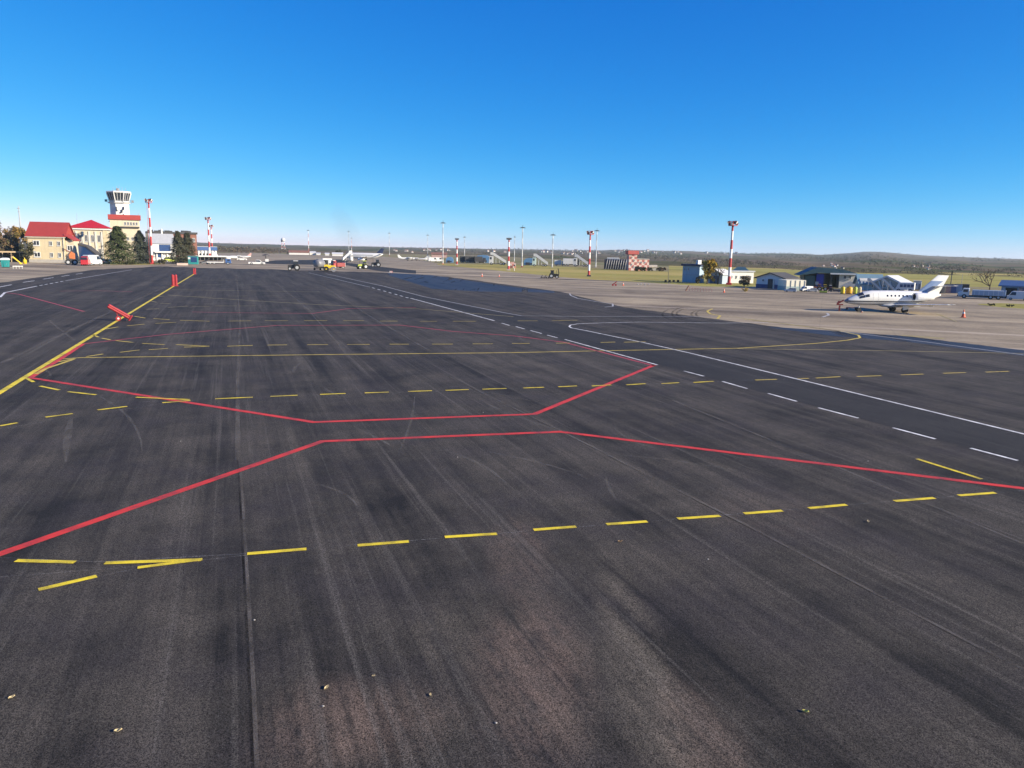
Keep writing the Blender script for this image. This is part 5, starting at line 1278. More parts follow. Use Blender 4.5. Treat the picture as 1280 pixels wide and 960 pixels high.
# clutter before the hangar
car('white_car', 'white car parked before the cream container', 'car', 988, 365, 2.4, 'hatch', W_, 180)
car('white_van', 'white van parked where the cream container meets the big hangar', 'van', 1008, 364.4, 2.6, 'van', W_, 215)
car('silver_car', 'silver car just right of the white van by the big hangar', 'car', 1015, 364.8, 2.2, 'hatch', LGREY, 190)
tractor('orange_tug', 'orange and yellow tug in front of the royal blue hangar doors', 'tug', 1021.5, 363.2, 1.7, ORG, 180)
tractor('yellow_tug', 'yellow tug in front of the black hangar bay', 'tug', 1029, 363.4, 1.6, YEL, 180)
o, s = T('lime_float', 'low lime green float lying before the yellow tug', 'float', 1029, 366, 0)
MB().cyl((-4.5 * s, 0, 1.3 * s), (4.5 * s, 0, 1.3 * s), 1.2 * s, 1.2 * s, 10).build('hull', LIME, o); MB().box((0, 0, 2.6 * s), (5 * s, 1.2 * s, .5 * s)).build('rail', DARK, o)
tractor('red_tug', 'red tug with a white panel at the right end of the black hangar bay', 'tug', 1036, 363.6, 1.5, REDP, 180, cabm=W_)
truck('dark_tow_truck', 'dark low tow truck in front of the white hangar wall', 'truck', 1044, 365, 2.6, DARK, DARK, 'flat', 180, Ht=1.1, Wd=1)
for x, w, m, lb in ((1053, 5, YEL, 'bright yellow tank, leftmost of the row by the jet nose'), (1061, 7.5, M('amber_paint', (.62, .33, .02), .5), 'amber orange tank, widest of the row by the jet nose'), (1068.5, 5, LIME, 'yellow green tank behind the jet cockpit'), (1074, 4.5, CREAM, 'pale cream tank, rightmost of the row behind the jet cockpit')):
    o, s = T('fuel_tank', lb, 'tank', x, 367.5, 0, 'coloured tanks behind the jet nose')
    r = w * s / 2
    MB().loft([[(q * r * math.cos(t * .449), q * r * .8 * math.sin(t * .449), z * s) for t in range(14)] for q, z in ((.9, .6), (1, 1.4), (1, 7.4), (.8, 8.6), (.3, 9.1))]).build('vessel', m, o, smooth=True)
    MB().cyl((0, 0, 9 * s), (0, 0, 9.8 * s), r * .28, r * .28, 8).build('filler_cap', DARK, o)
    MB().box((0, 0, .3 * s), (r * 1.8, r * 1.6, .6 * s)).build('cradle', DARK, o)
def teal_shed():
    o, s = T('teal_roofed_shed', 'shed with a steep teal blue roof behind the jet cockpit', 'shed', 1088, 363, 14)
    Wd, D = 26 * s, 24 * s
    gwall(Wd, D, 12 * s, 18 * s, 'x').build('wall', W2, o)
    gable(MB(), Wd, D, 9 * s, 18.5 * s, .5).build('roof', M('teal_blue_sheet', (.16, .26, .31), .5, .1, .8), o)
    m = MB()
    for k in range(7): m.prism([(-.62, 8.7 * s), (D / 2, 18.6 * s), (D / 2, 18.9 * s), (-.62, 9.0 * s)], -Wd / 2 + (k + .2) * Wd / 6.6, -Wd / 2 + (k + .2) * Wd / 6.6 + .25, 'yz')
    m.build('roof_rib', LGREY, o)
    MB().box((-Wd * .36, -.06, 4.6 * s), (3.4 * s, .12, 9 * s)).build('door', W_, o); window(o, Wd * .1, 3.5 * s, 4 * s, 4 * s)
teal_shed()
def white_gable():
    o, s = T('white_gabled_hall', 'white hall with a broad gable of grey glazing behind the jet fuselage', 'hall', 1108, 364, -24)
    Wd, D = 38 * s, 26 * s
    gwall(Wd, D, 9 * s, 17.5 * s, 'y').build('wall', M('grey_glazing', (.30, .31, .30), .35, .25, .6), o)
    gable(MB(), Wd, D, 9 * s, 17.5 * s, .5, 'y', .4).build('roof', W_, o)
    m = MB()
    for x in (-6, 2, 8): m.prism([(x * s, 0), ((x + 1) * s, 0), ((x - 4) * s, 13 * s), ((x - 5) * s, 13 * s)], -.25, -.05, 'xz')
    m.build('brace', W_, o)
    window(o, -3 * s, 4 * s, 4 * s, 4 * s); window(o, 7 * s, 4 * s, 4 * s, 4 * s)
white_gable()
for x, y, lb in ((1093, 366.2, 'left grey passenger stairs drawn up before the white gabled hall'), (1111, 366.8, 'right grey passenger stairs drawn up before the white gabled hall')):
    o, s = T('passenger_stairs', lb, 'passenger stairs', x, y, 8, 'passenger stairs behind the jet')
    st_ = MB(); n = 14
    for k in range(n): st_.box(((7 - 14 * (k + .5) / n) * s, 0, (1.5 + 13.5 * (k + .5) / n) * s), (14 / n * s * 1.1, 1.4, .1))
    st_.build('steps', GREY, o)
    for yy in (-.75, .75): MB().prism([(8 * s, 1 * s), (-7 * s, 15 * s), (-9 * s, 15 * s), (-9 * s, 18 * s), (-7 * s, 18 * s), (8 * s, 4 * s)], yy - .03, yy + .03, 'xz').build('stair_side', LGREY, o)
    for xx in (-8, -2): MB().cyl((xx * s, 0, .2), (xx * s, 0, (8.5 - xx * .93) * s), .09, .09, 6).build('support', LGREY, o)
    MB().box((0, 0, 1.6 * s), (15 * s, 1.3, .8 * s)).build('chassis', DARK, o)
    for xx in (-6, 6):
        for yy in (-.7, .7): wheel(o, xx * s, yy, 1.4 * s, .16)
def bus():
    o, s = T('white_bus', 'white minibus with blue windows between the white hall and the jet tail', 'bus', 1131, 365.2, 176)
    L, Wd, Ht = 21 * s, 2.6, 12 * s
    MB().prism([(-L / 2, .5), (-L / 2, Ht), (L * .36, Ht), (L * .47, Ht * .5), (L / 2, Ht * .4), (L / 2, .5)], -Wd / 2, Wd / 2, 'xz').build('body', W_, o, bevel=.08)
    m = MB()
    for k in range(4):
        for y in (-1, 1): m.box((-L * .38 + k * L * .19, y * (Wd / 2 + .012), Ht * .68), (L * .16, .04, Ht * .3))
    m.build('side_window', BGLASS, o)
    MB().box((L * .425, 0, Ht * .74), (.06, Wd * .86, Ht * .5), ry=-.44).build('windscreen', GLASS, o)
    for x in (-.3, .32):
        for y in (-1, 1): wheel(o, x * L, y * (Wd / 2 - .12), .38, .25)
bus()
o, s = T('white_cabin', 'white box cabin standing between the minibus and the jet tail fin', 'cabin', 1146, 362.4, 0)
MB().box((0, 1.2, 5.5 * s), (9 * s, 2.4, 10 * s)).build('body', W_, o, bevel=.05); MB().box((0, 1.2, 10.8 * s), (9.6 * s, 2.8, .6 * s)).build('roof', LGREY, o)
window(o, -1.5 * s, 5 * s, 2.6 * s, 3 * s); MB().box((2.6 * s, -.05, 4 * s), (2.4 * s, .1, 7 * s)).build('door', GREY, o)
# container row behind the jet tail
CR = [(1171, 9, DARK, 'black container nearest the jet tail fin'), (1178, 6, CREAM2, 'pale yellow container with a dark stripe in the row'), (1184.5, 6, M('dull_mauve_paint', (.22, .18, .22), .7), 'dull mauve container in the middle of the row'), (1191, 6.5, BLUE, 'blue container beside the grey one in the row'), (1198, 7, GBLUE, 'grey blue container at the right end of the row'), (1206, 8, DARK, 'black container behind the white truck cab')]
for x, w, m, lb in CR:
    o, s = T('shipping_container', lb, 'container', x, 366.6, 0, 'containers behind the jet tail')
    MB().box((0, 1.3, 5.4 * s), (w * s, 2.5, 10.6 * s)).build('body', m, o)
    r_ = MB()
    for k in range(5): r_.box(((k - 2) * w * s / 5, .03, 5.4 * s), (w * s * .05, .08, 9.6 * s))
    r_.build('corrugation', m, o)
    MB().box((0, 1.3, 10.9 * s), (w * s, 2.6, .4 * s)).build('roof', DROOF, o)
truck('white_tipper_truck', 'white bonneted tipper truck with a grey blue bed parked right of the jet', 'truck', 1226, 373.4, 50 * mpp(at(1226, 373)), W_, M('bed_blue_grey', (.30, .38, .46), .6, .08, .5, dirt=.2), 'tipper', 180, Ht=15 * mpp(at(1226, 373)), nose=True, Wd=2.5)
def blue_shed():
    o, s = T('blue_gabled_shed', 'blue shed with a bright blue gabled roof and dark open door at the right edge', 'shed', 1271, 373.6, -10)
    Wd, D = 36 * s, 24 * s
    MB().box((0, D / 2, 8 * s), (Wd, D, 16 * s)).build('wall', M('steel_blue_sheet', (.10, .20, .32), .6, .12, .6, dirt=.2), o)
    gable(MB(), Wd, D, 16 * s, 21 * s, .5).build('roof', M('bright_blue_roof', (.09, .16, .28), .5, .1, .6), o)
    MB().box((-7 * s, -.05, 6.6 * s), (12 * s, .1, 13 * s)).build('doorway', BLACK, o)
    MB().box((6 * s, -.05, 12 * s), (10 * s, .1, 5 * s)).build('window', BGLASS, o)
    MB().box((-15.2 * s, -.05, 7 * s), (.5, .12, 14 * s)).build('corner_trim', GBLUE, o)
blue_shed()
car('white_van', 'white van in front of the blue gabled shed at the right edge', 'van', 1272, 375.4, 3.6, 'van', W_, 180, H_=1.7)
broadleaf('bare_tree', 'bare spreading tree behind the white tipper truck', 1237, 362, 46, 27, LEAF_BR, 25, 260, .12, bare=.85, trunk=.16)
o, s = T('lamp_post', 'dark lamp post rising from the containers behind the jet tail', 'lamp post', 1187.5, 363, 0)
MB().cyl((0, 0, 0), (0, 0, 23 * s), .12, .08, 8).build('post', DARK, o); MB().box((0, 0, 21.5 * s), (1.6 * s, .3, 4.4 * s)).build('lamp_head', DARK, o)
o, s = T('thin_pole', 'thin grey pole above the grey blue container', 'pole', 1201, 362, 0)
MB().cyl((0, 0, 0), (0, 0, 19 * s), .06, .04, 6).build('post', GREY, o); MB().box((0, 0, .2), (.4, .4, .4)).build('base', CONC, o)
for x, y, w, h, lb in ((1238, 382, 12, 3, 'left dry tuft on the grass island at the right edge'), (1262, 383.5, 13, 3.4, 'right dry tuft on the grass island at the right edge')): shrub('grass_tuft', lb, x, y, w, h, LEAF_GRN, int(x), 260, .1, 'tufts on the grass island')
shrub('yellow_weeds', 'yellow weeds growing through the pavement before the round bush', 931, 364.6, 12, 5.5, LEAF_GOLD, 26, 380, .08)
for x, lb in ((832, 'leftmost black marker box on the grass edge'), (837, 'second black marker box on the grass edge'), (842, 'third black marker box on the grass edge'), (847.5, 'black marker box nearest the pale blue block')):
    o, s = T('marker_box', lb, 'marker box', x, 352.8, 0, 'black marker boxes left of the blue block')
    MB().box((0, 0, 1.6 * s), (2.8 * s, 2 * s, 2.6 * s)).build('box', BLACK, o, bevel=.03); MB().box((0, 0, .2 * s), (3.2 * s, 2.4 * s, .4 * s)).build('foot', DARK, o)
o, s = T('barrier_fence', 'row of low pinkish posts with a dark slanted bar on the old apron', 'barrier fence', 874, 364.4, 0)
for k in range(9): MB().box(((-12 + k * 3.4) * s, 0, (2.6 - .12 * k) * s), (.6 * s, .6 * s, (5.2 - .24 * k) * s)).build('post', M('faded_red_plastic', (.45, .22, .19), .7), o)
MB().cyl((-16.5 * s, 0, .5 * s), (-13 * s, 0, 7 * s), .8 * s, .7 * s, 8).build('slanted_bar', BROWN, o)
MB().box((1.5 * s, 0, 3.6 * s), (26 * s, .25 * s, .5 * s)).build('rail', M('faded_red_plastic'), o)
def cone(label, px, py, hpx, group='traffic cones'):
    o, s = T('traffic_cone', label, 'traffic cone', px, py, 0, group); h = hpx * s
    MB().cyl((0, 0, h * .06), (0, 0, h), h * .24, h * .05, 12).build('cone', M('cone_orange', (.70, .13, .05), .5), o)
    MB().box((0, 0, h * .035), (h * .62, h * .62, h * .07)).build('base', M('cone_orange'), o)
    MB().cyl((0, 0, h * .5), (0, 0, h * .72), h * .166, h * .115, 12).build('white_band', W_, o)
cone('orange cone standing alone right of the jet wing', 1204, 397, 10)
cone('small orange cone before the tall mast on the right', 905, 365.6, 5)
cone('small orange cone at the near edge of the far grass', 624, 345.8, 3)
cone('tiny white and red cone left of the chequered hut road', 602.5, 345.6, 4)
cone('small red and white cone beside the red folded barrier', 779, 357, 4)
o, s = T('fallen_barrier', 'small red folded barrier lying on the old apron before the chequered building', 'barrier', 768, 357.4, 0)
MB().cyl((-3 * s, 0, 1 * s), (2.6 * s, 0, 5.4 * s), .55 * s, .5 * s, 8).build('bar', REDP, o)
for x in (-2, 1.6): MB().cyl((x * s, -.2, 1.2 * s), (x * s, .2, 1.2 * s), 1.2 * s, 1.2 * s, 12).build('wheel', REDP, o)
for x, lb in ((797, 'leftmost white marker block on the apron edge'), (801.5, 'second white marker block on the apron edge'), (806, 'third white marker block on the apron edge'), (810.5, 'rightmost white marker block on the apron edge')):
    o, s = T('marker_block', lb, 'marker block', x, 356.6, 0, 'white marker blocks'); MB().box((0, 0, 1 * s), (1.6 * s, 1.2 * s, 2 * s)).build('block', CONC, o, bevel=.04); MB().box((0, 0, 2.1 * s), (1.2 * s, .9 * s, .3 * s)).build('top', W_, o)

# ================================================================== THE JET
def jet():
    o, s = T('business_jet', 'white twin engine business jet with a blue grey tail band parked on the right apron', 'business jet', 1122, 390, 180)
    o.scale = (.94, .94, .97)
    o.rotation_euler.z += R(35)            # nose (local +x) to photo left and towards us
    # fuselage stations: x, half width, half height, centre z
    st = [(8.7, .03, .03, 1.50), (8.5, .22, .20, 1.50), (8.0, .46, .42, 1.56), (7.3, .66, .62, 1.66), (6.5, .80, .80, 1.78), (5.6, .91, .99, 1.92), (4.6, .965, 1.05, 1.98), (2, .98, 1.06, 2.0), (-1.2, .98, 1.05, 2.0), (-2.6, .90, .96, 2.06), (-3.9, .70, .76, 2.2), (-5.2, .42, .50, 2.36), (-6.2, .20, .28, 2.46), (-6.7, .06, .10, 2.5)]
    n = 24; rings = [[(x, a * math.cos(2 * math.pi * k / n), z + b * math.sin(2 * math.pi * k / n)) for k in range(n)] for x, a, b, z in st]
    t = NT('jet_fuselage_paint'); v = t.coord('Object'); xx, yy, zz = t.sep(v)
    c = t.mix(t.math('LESS_THAN', zz, 1.40), (.62, .62, .60), (.42, .43, .45))
    band = t.math('MULTIPLY', t.math('GREATER_THAN', zz, 1.42), t.math('LESS_THAN', zz, 1.62))
    c = t.mix(band, c, (.06, .065, .08))
    c = t.mix(t.math('MULTIPLY', t.rng(xx, 8.2, 8.22, 0, 1), 1), c, (.16, .17, .19))
    c = t.mix(1.0, c, t.rng(t.noise(v, 1.5, 3), .3, .7, .95, 1.03), 'MULTIPLY')
    t.set('Base Color', c); t.set('Roughness', .38); t.set('Specular IOR Level', .35)
    MB().loft(rings).build('fuselage', t.m, o, smooth=True)
    # cockpit windows wrapped on the nose
    def P(x, ang, off=.03):
        for (x0, a0, b0, z0), (x1, a1, b1, z1) in zip(st, st[1:]):
            if x1 <= x <= x0:
                u = (x0 - x) / (x0 - x1); a, b, z = a0 + (a1 - a0) * u, b0 + (b1 - b0) * u, z0 + (z1 - z0) * u
                return (x, (a + off) * math.cos(ang), z + (b + off) * math.sin(ang))
    def patch(mb, x0, x1, a0, a1, nx=4, na=4, sk=0.0):
        g = [[P(x0 + (x1 - x0) * i / nx + sk * j / na, a0 + (a1 - a0) * j / na) for j in range(na + 1)] for i in range(nx + 1)]
        v_ = [p for r_ in g for p in r_]; mb.add(v_, [(i * (na + 1) + j, i * (na + 1) + j + 1, (i + 1) * (na + 1) + j + 1, (i + 1) * (na + 1) + j) for i in range(nx) for j in range(na)])
    cw = MB(); d = math.radians
    patch(cw, 6.85, 6.05, d(40), d(87), 4, 5); patch(cw, 6.85, 6.05, d(93), d(140), 4, 5)
    for sg in (0, 1):
        f = (lambda q: q) if sg == 0 else (lambda q: 180 - q)
        patch(cw, 6.75, 5.95, d(f(12)), d(f(36)), 4, 4); patch(cw, 5.85, 5.3, d(f(13)), d(f(36)), 3, 4)
    cw.build('cockpit_window', GLASS, o)
    for k in range(6):
        for sg in (0, 1):
            wb = MB(); x = 2.5 - k * .62
            f = (lambda q: q) if sg == 0 else (lambda q: 180 - q)
            patch(wb, x + .11, x - .11, d(f(13)), d(f(27)), 2, 3); wb.build('cabin_window', GLASS, o)
    dr = MB(); patch(dr, 4.7, 3.9, d(-30), d(40), 2, 8)
    fr = MB()
    for a, b in ((4.72, 4.69), (3.91, 3.88)): patch(fr, a, b, d(-30), d(40), 1, 8)
    fr.build('door_outline', JET_G, o)
    # wings
    for y in (-1, 1):
        wgo = MB().wing(((1.9, y * .3, 1.02), (-2.2, y * .3, 1.0)), ((-2.3, y * 7.3, 1.58), (-3.6, y * 7.3, 1.58)), .42, .13).build('wing', M('aircraft_wing', (.62, .63, .64), .3, .04, .5, spec=.5), o)
        MB().wing(((-2.4, y * 7.28, 1.58), (-3.6, y * 7.28, 1.58)), ((-3.0, y * 7.42, 1.64), (-3.5, y * 7.42, 1.64)), .08, .04).build('wing_tip', JET_W, wgo)
        MB().ball((-2.2, y * 4.2, 1.16), .16, 8, 6, 2.5, .8, .8).build('flap_fairing', JET_W, wgo)
    MB().loft([[(x, .95 * q * math.cos(2 * math.pi * k / 16), .98 + .34 * q * math.sin(2 * math.pi * k / 16)) for k in range(16)] for x, q in ((3.4, .1), (2.6, .7), (1.4, 1), (-1.8, 1), (-3.0, .7), (-3.8, .1))]).build('belly_fairing', M('aircraft_belly', (.42, .43, .45), .4), o, smooth=True)
    # engines on short pylons
    for y in (-1, 1):
        ez, ey = 2.28, y * 1.52
        e = MB().loft([[(x, ey + q * math.cos(2 * math.pi * k / 18), ez + q * math.sin(2 * math.pi * k / 18)) for k in range(18)] for x, q in ((-1.62, .42), (-1.30, .46), (-1.36, .52), (-1.7, .57), (-2.6, .58), (-3.7, .50), (-4.4, .38), (-4.45, .30))]).build('engine', JET_W, o, smooth=True)
        MB().cyl((-1.64, ey, ez), (-1.42, ey, ez), .44, .44, 18).build('fan', BLACK, e)
        MB().loft([[(-1.27, ey + q * math.cos(2 * math.pi * k / 18), ez + q * math.sin(2 * math.pi * k / 18)) for k in range(18)] for q in (.46, .53)] , False).build('intake_lip', LGREY, e)
        MB().box((-2.9, y * .95, 2.26), (2.2, .5, .18)).build('pylon', JET_W, o)
    # tail
    t2 = NT('jet_fin_paint'); v = t2.coord('Object'); xx, yy, zz = t2.sep(v)
    sl = t2.math('ADD', zz, t2.math('MULTIPLY', xx, .70))       # band follows the sweep
    bd = t2.math('MULTIPLY', t2.math('GREATER_THAN', sl, -.30), t2.math('LESS_THAN', zz, 4.5))
    c = t2.mix(bd, (.62, .62, .60), (.14, .20, .33)); t2.set('Base Color', c); t2.set('Roughness', .3); t2.set('Coat Weight', .3)
    MB().wing(((-2.6, 0, 2.7), (-6.3, 0, 2.6)), ((-5.9, 0, 5.35), (-7.7, 0, 5.3)), .34, .16).build('tail_fin', t2.m, o)
    for y in (-1, 1): MB().wing(((-5.1, y * .08, 3.75), (-6.7, y * .08, 3.75)), ((-6.35, y * 2.9, 3.95), (-7.2, y * 2.9, 3.95)), .2, .08).build('tailplane', JET_W, o)
    # landing gear
    g = MB().cyl((6.3, 0, .3), (6.2, 0, 1.35), .08, .09, 8).build('nose_gear', JET_W, o)
    for y in (-.16, .16): MB().cyl((6.3, y - .07, .29), (6.3, y + .07, .29), .29, .29, 16).build('wheel', BLACK, g)
    for y in (-1, 1):
        g = MB().cyl((-.1, y * 1.42, .38), (.0, y * 1.42, 1.1), .11, .12, 8).box((.05, y * 1.78, .75), (.9, .05, .6), ry=.2).build('main_gear', JET_W, o)
        for q in (-.2, .2):
            w = MB().cyl((-.1, y * 1.42 + q - .1, .38), (-.1, y * 1.42 + q + .1, .38), .38, .38, 18).build('wheel', BLACK, g)
    MB().cyl((-1, .2, 3.05), (-1.1, .2, 3.4), .05, .02, 6).build('antenna', JET_W, o)
jet()
SRED = M('stand_red', (.62, .085, .05), .5, .1, 2)
o, s = T('red_stand', 'red folding safety stand with slanted arms in front of the jet nose', 'stand', 1049, 388.6, 0)
MB().box((0, 0, 3.4 * s), (2 * s, 2 * s, 6.8 * s)).build('post', SRED, o)
MB().cyl((-3 * s, 0, 9 * s), (4.2 * s, 0, 13.6 * s), 1.0 * s, .9 * s, 8).cyl((-3 * s, 0, 9 * s), (-1 * s, 0, 12.6 * s), .9 * s, .8 * s, 8).build('arm', SRED, o)
MB().box((0, 0, 8 * s), (7.6 * s, 1 * s, 1.5 * s)).build('crossbar', SRED, o)
MB().cyl((-3.6 * s, -.4 * s, 9 * s), (1 * s, -.4 * s, 12.4 * s), .35 * s, .35 * s, 6).build('dark_tube', DARK, o)
MB().box((0, 0, .3 * s), (3.4 * s, 3 * s, .6 * s)).build('base', SRED, o)
o, s = T('tow_bar', 'faded red tow bar lying between the red stand and the nose wheel', 'tow bar', 1064, 387, 0)
MB().cyl((-6 * s, 0, 2.6 * s), (7 * s, 0, 3.2 * s), .5 * s, .45 * s, 8).build('bar', M('faded_red_plastic'), o)
for x in (-5, 5): MB().cyl((x * s, -.3, 1.2 * s), (x * s, .3, 1.2 * s), 1.2 * s, 1.2 * s, 12).build('wheel', BLACK, o)
for x, y, lb in ((1076.5, 390.5, 'small orange chock beside the jet nose wheel'), (1133.5, 392.8, 'small dark chock at the near main wheel of the jet')):
    o, s = T('wheel_chock', lb, 'chock', x, y, 20, 'chocks at the jet wheels'); MB().prism([(-1 * s, 0), (1 * s, 0), (.2 * s, 1.3 * s), (-.2 * s, 1.3 * s)], -.3, .3, 'xz').build('block', ORG if 'orange' in lb else BLACK, o); MB().cyl((1 * s, 0, .2), (2.4 * s, 0, .05), .03, .03, 5).build('rope', W_, o)

# ================================================================== RED BARRIERS ON THE YELLOW LINE
def barrier(label, px, py, hpx, rot=0):
    o, s = T('red_barrier', label, 'barrier', px, py, rot, 'red barriers on the yellow line'); h = hpx * s
    for x in (-.13, .13): MB().loft([[(x * h + q * .105 * h * math.cos(t * .628), q * .105 * h * math.sin(t * .628), z * h) for t in range(10)] for q, z in ((1, .06), (1, .9), (.8, .97), (.3, 1.0))]).build('column', REDP, o, smooth=False)
    MB().box((0, 0, .5 * h), (.12 * h, .12 * h, .84 * h)).build('web', M('deep_red', (.28, .02, .025), .6), o)
    MB().box((0, 0, .03 * h), (.62 * h, .36 * h, .06 * h)).build('base', REDP, o, bevel=.02)
    return o
barrier('upright red double column barrier, the nearer of two standing on the yellow line', 218.4, 357.6, 14.5)
barrier('upright red double column barrier at the far end of the yellow line', 243.2, 342.8, 7.5)
def tipped():
    o, s = T('tipped_barrier', 'red plastic barrier tipped over on its small wheel across the yellow line', 'barrier', 151, 401, 0)
    a, b = Vector((-12 * s, 0, 18.5 * s)), Vector((10.5 * s, 0, 3.6 * s)); d = (b - a).normalized(); up = Vector((-d.z, 0, d.x))
    if up.z < 0: up = -up
    m = MB()
    for off in (-1.25, 1.25): 
        p, q = a + up * off * s * .9, b + up * off * s * .9
        m.cyl(p, q, 1.55 * s, 1.55 * s, 12); m.ball(p, 1.55 * s, 12, 8)
    m.build('column', REDP, o)
    MB().box((a + b) / 2, ((b - a).length * .96, 2.2 * s, 1.6 * s), ry=math.atan2(-d.z, d.x)).build('web', M('deep_red'), o)
    MB().box(b + d * .7 * s, (1.8 * s, 6 * s, 8 * s), ry=math.atan2(-d.z, d.x)).build('base', REDP, o, bevel=.05)
    w = MB().cyl((-2.5 * s, -1 * s, 3 * s), (-2.5 * s, 1 * s, 3 * s), 3.0 * s, 3.0 * s, 18).build('wheel', REDP, o)
    MB().cyl((-2.5 * s, -1.12 * s, 3 * s), (-2.5 * s, 1.12 * s, 3 * s), 1.2 * s, 1.2 * s, 12).build('hub', W_, w)
    MB().cyl((-2.5 * s, 0, 3 * s), (-4 * s, 0, 9.6 * s), .5 * s, .5 * s, 6).build('bracket', REDP, o)
    MB().box((8 * s, 0, 1.0 * s), (3.6 * s, 3 * s, 2.0 * s)).build('foot', DARK, o)
tipped()

# ================================================================== FAR COUNTRY
rnd = random.Random(99)
def wood(name, label, spots, mat):
    cb = MB()
    for (p, h, w) in spots:
        cl = [((p.x + rnd.uniform(-.35, .35) * w, p.y + rnd.uniform(-.35, .35) * w, p.z + h * rnd.uniform(.25, .8)), w * .28) for _ in range(5)]
        leaves(cb, cl, 30, h * .13, rnd)
    o = cb.build(name, mat); tag(o, label, 'woodland'); o['kind'] = 'stuff'
    return o
LEAF_FAR = leafmat('far_brown_leaves', (.075, .055, .042), (.14, .10, .07), (.07, .075, .04))
sp = []
for k in range(170):
    x = rnd.uniform(272, 362); y = 314.2 + (x - 272) * .022 + rnd.uniform(-1.6, 2.2); p = at(x, y); s = mpp(p)
    sp.append((p, (6.5 - 2.5 * (x - 272) / 90 + rnd.uniform(-1.5, 1.5)) * s, 5 * s))
wood('woodland_belt', 'brown autumn belt of trees on the horizon behind the parked airliners', sp, LEAF_FAR)
def on_hill(px, t):
    az = math.atan((px - CX) / F * math.cos(R(PITCH))); return hill_pt(az, t)
LEAF_HILL = leafmat('hillside_trees', (.045, .042, .03), (.10, .082, .06), (.05, .065, .03))
sp = []
for k in range(3200):
    x = rnd.triangular(480, 1400, 950); t = rnd.uniform(.12, .97)
    if math.sin(x * .021 + t * 7) + rnd.gauss(0, .5) < .1: continue
    p = on_hill(x, t); r = p.length; sp.append((p, r * rnd.uniform(.0008, .0019) + 1.5, r * rnd.uniform(.0016, .0034) + 2))
wood('hillside_wood', 'scattered brown and green trees over the far hills', sp, LEAF_HILL)
sp = []
for k in range(260):
    x = rnd.uniform(270, 1500); p = on_hill(x, rnd.uniform(.965, .998)); r = p.length
    if rnd.random() < .5 + .5 * math.sin(x * .03): sp.append((p, r * rnd.uniform(.0008, .0016), r * .0028))
wood('ridge_wood', 'dark tree line along the crest of the far hills', sp, LEAF_HILL)
sp = []
for k in range(160):
    x = rnd.uniform(840, 1400); p = on_hill(x, rnd.uniform(0, .03)); sp.append((p, rnd.uniform(1.0, 2.4), 5.0))
wood('field_hedge', 'low dark hedge where the green field meets the hills', sp, LEAF_HILL)
hs = []
HOUSES = [(500, .3, 20), (540, .45, 26), (620, .5, 30), (690, .6, 60), (725, .78, 26), (790, .82, 40), (820, .8, 40), (1040, .25, 18), (1150, .3, 20), (900, .9, 30)]
proto = None
wallm = M('village_wall', (.55, .53, .50), .8, .1, .1)
roofs = [M('village_roof_brown', (.2, .12, .1), .8), M('village_roof_grey', (.28, .28, .28), .8)]
for (x0, t0, spread), cnt in zip(HOUSES, (6, 8, 9, 13, 9, 13, 12, 11, 7, 4)):
    for k in range(cnt):
        x = x0 + rnd.gauss(0, spread * .5); t = min(.97, max(.05, t0 + rnd.gauss(0, .06))); p = on_hill(x, t); r = p.length
        if proto is None:
            o = bpy.data.objects.new('hillside_house', None); COL.objects.link(o)
            gwall(1.0, .7, .42, .72).build('wall', wallm, o); gable(MB(), 1.0, .7, .42, .72, .06, th=.05).build('roof', roofs[0], o)
            tag(o, 'tiny pale house among trees on the far hillside', 'house', 'houses scattered over the far hills'); proto = o
        else: o = copy_tree(proto)
        o.location = p; w = r * rnd.uniform(.0018, .0034); o.scale = (w, w, w); o.rotation_euler = (0, 0, rnd.uniform(-.9, .9))
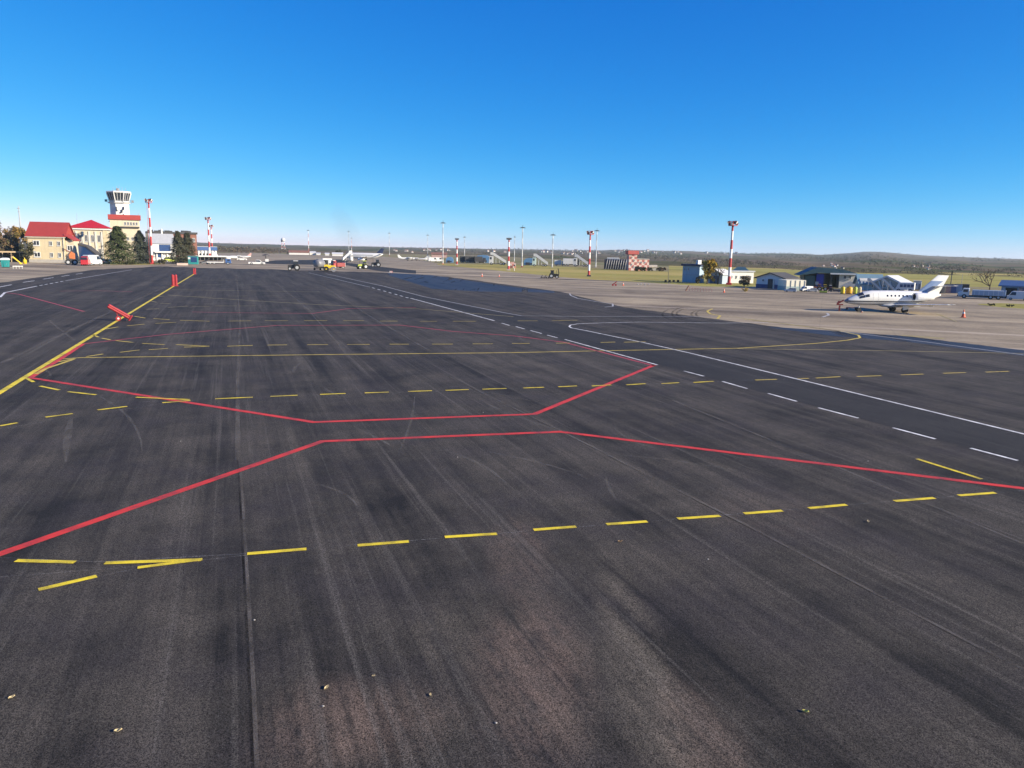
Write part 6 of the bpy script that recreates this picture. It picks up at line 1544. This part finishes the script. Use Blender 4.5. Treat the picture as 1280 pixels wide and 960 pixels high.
# litter on the near asphalt
def leafbit(label, px, py, size, mat, rot):
    p = at(px, py); m = MB(); n = 7
    g = []
    for i in range(n):
        u = i / (n - 1); w = .42 * math.sin(math.pi * u) ** .7 + .02
        for q in (-1, 0, 1): g.append(((u - .5) * size, q * w * size * .6, .004 + size * (.22 * abs(q) + .25 * (u - .5) ** 2 + .05 * math.sin(u * 9))))
    f = [(i * 3 + j, i * 3 + j + 1, (i + 1) * 3 + j + 1, (i + 1) * 3 + j) for i in range(n - 1) for j in range(2)]
    o = m.add(g, f).build('dry_leaf', mat); so = o.modifiers.new('thickness', 'SOLIDIFY'); so.thickness = .004
    o.location = (p.x, p.y, .012); o.rotation_euler = (.1, -.15, R(rot)); tag(o, label, 'leaf', 'dry leaves on the near asphalt')
LB = [M('dry_leaf_tan', (.50, .40, .22), .8), M('dry_leaf_yellow', (.52, .48, .12), .8), M('dry_leaf_brown', (.28, .18, .09), .8)]
leafbit('curled tan leaf below the left yellow dashes near the bottom edge', 148, 915, .12, LB[0], 20)
leafbit('tan leaf with a dark shadow left of the pinkish worn patch', 408, 861, .10, LB[0], 60)
leafbit('pale leaf beside the tan one on the worn asphalt', 467, 846, .06, LB[0], 10)
leafbit('cream leaf on the dark asphalt left of the central worn patch', 538, 870, .07, LB[0], 100)
leafbit('yellow green leaf alone at the lower right', 1007, 891, .11, LB[1], -30)
leafbit('brown leaf just below the middle yellow dashes', 775, 678, .13, LB[2], 15)
leafbit('pale leaf right of the long red line', 1085, 653, .12, LB[0], 70)
leafbit('small pale leaf on the left near the edge', 15, 873, .10, LB[0], 40)
for px, py in [(572, 572), (604, 516), (226, 552), (404, 884), (620, 905), (318, 776), (885, 700), (1085, 577)]:
    p = at(px, py); m = MB(); m.ball((0, 0, .012), .019, 8, 5, 1.2, .9, .8)
    o = m.build('pebble', CONC); o.location = (p.x, p.y, .009); tag(o, 'small pale pebble lying loose on the dark asphalt', 'pebble', 'loose pebbles on the asphalt')

# thin dark smoke above the road works
so_ = MB(); pc = at(440, 334)
rings = []
for k, (dx, zz, r) in enumerate([(0, 3, .6), (1, 7, 2.4), (-1, 11, 4.2), (-2, 15, 5.0), (-4, 19, 4.2), (-5, 23.5, .8)]):
    rings.append([(pc.x + dx + r * math.cos(a * .785) * (1 + .2 * math.sin(a * 3 + k)), pc.y + r * math.sin(a * .785), zz) for a in range(8)])
sm = bpy.data.materials.new('thin_smoke'); sm.use_nodes = True; sm.node_tree.nodes.clear()
s1_ = sm.node_tree.nodes.new('ShaderNodeOutputMaterial'); s2_ = sm.node_tree.nodes.new('ShaderNodeVolumePrincipled')
s2_.inputs['Color'].default_value = (.25, .25, .27, 1); s2_.inputs['Density'].default_value = .012
sm.node_tree.links.new(s2_.outputs[0], s1_.inputs['Volume'])
so = so_.loft(rings).build('smoke', sm, smooth=True, kind='stuff'); tag(so, 'faint grey wisp of smoke above the road machines', 'smoke')
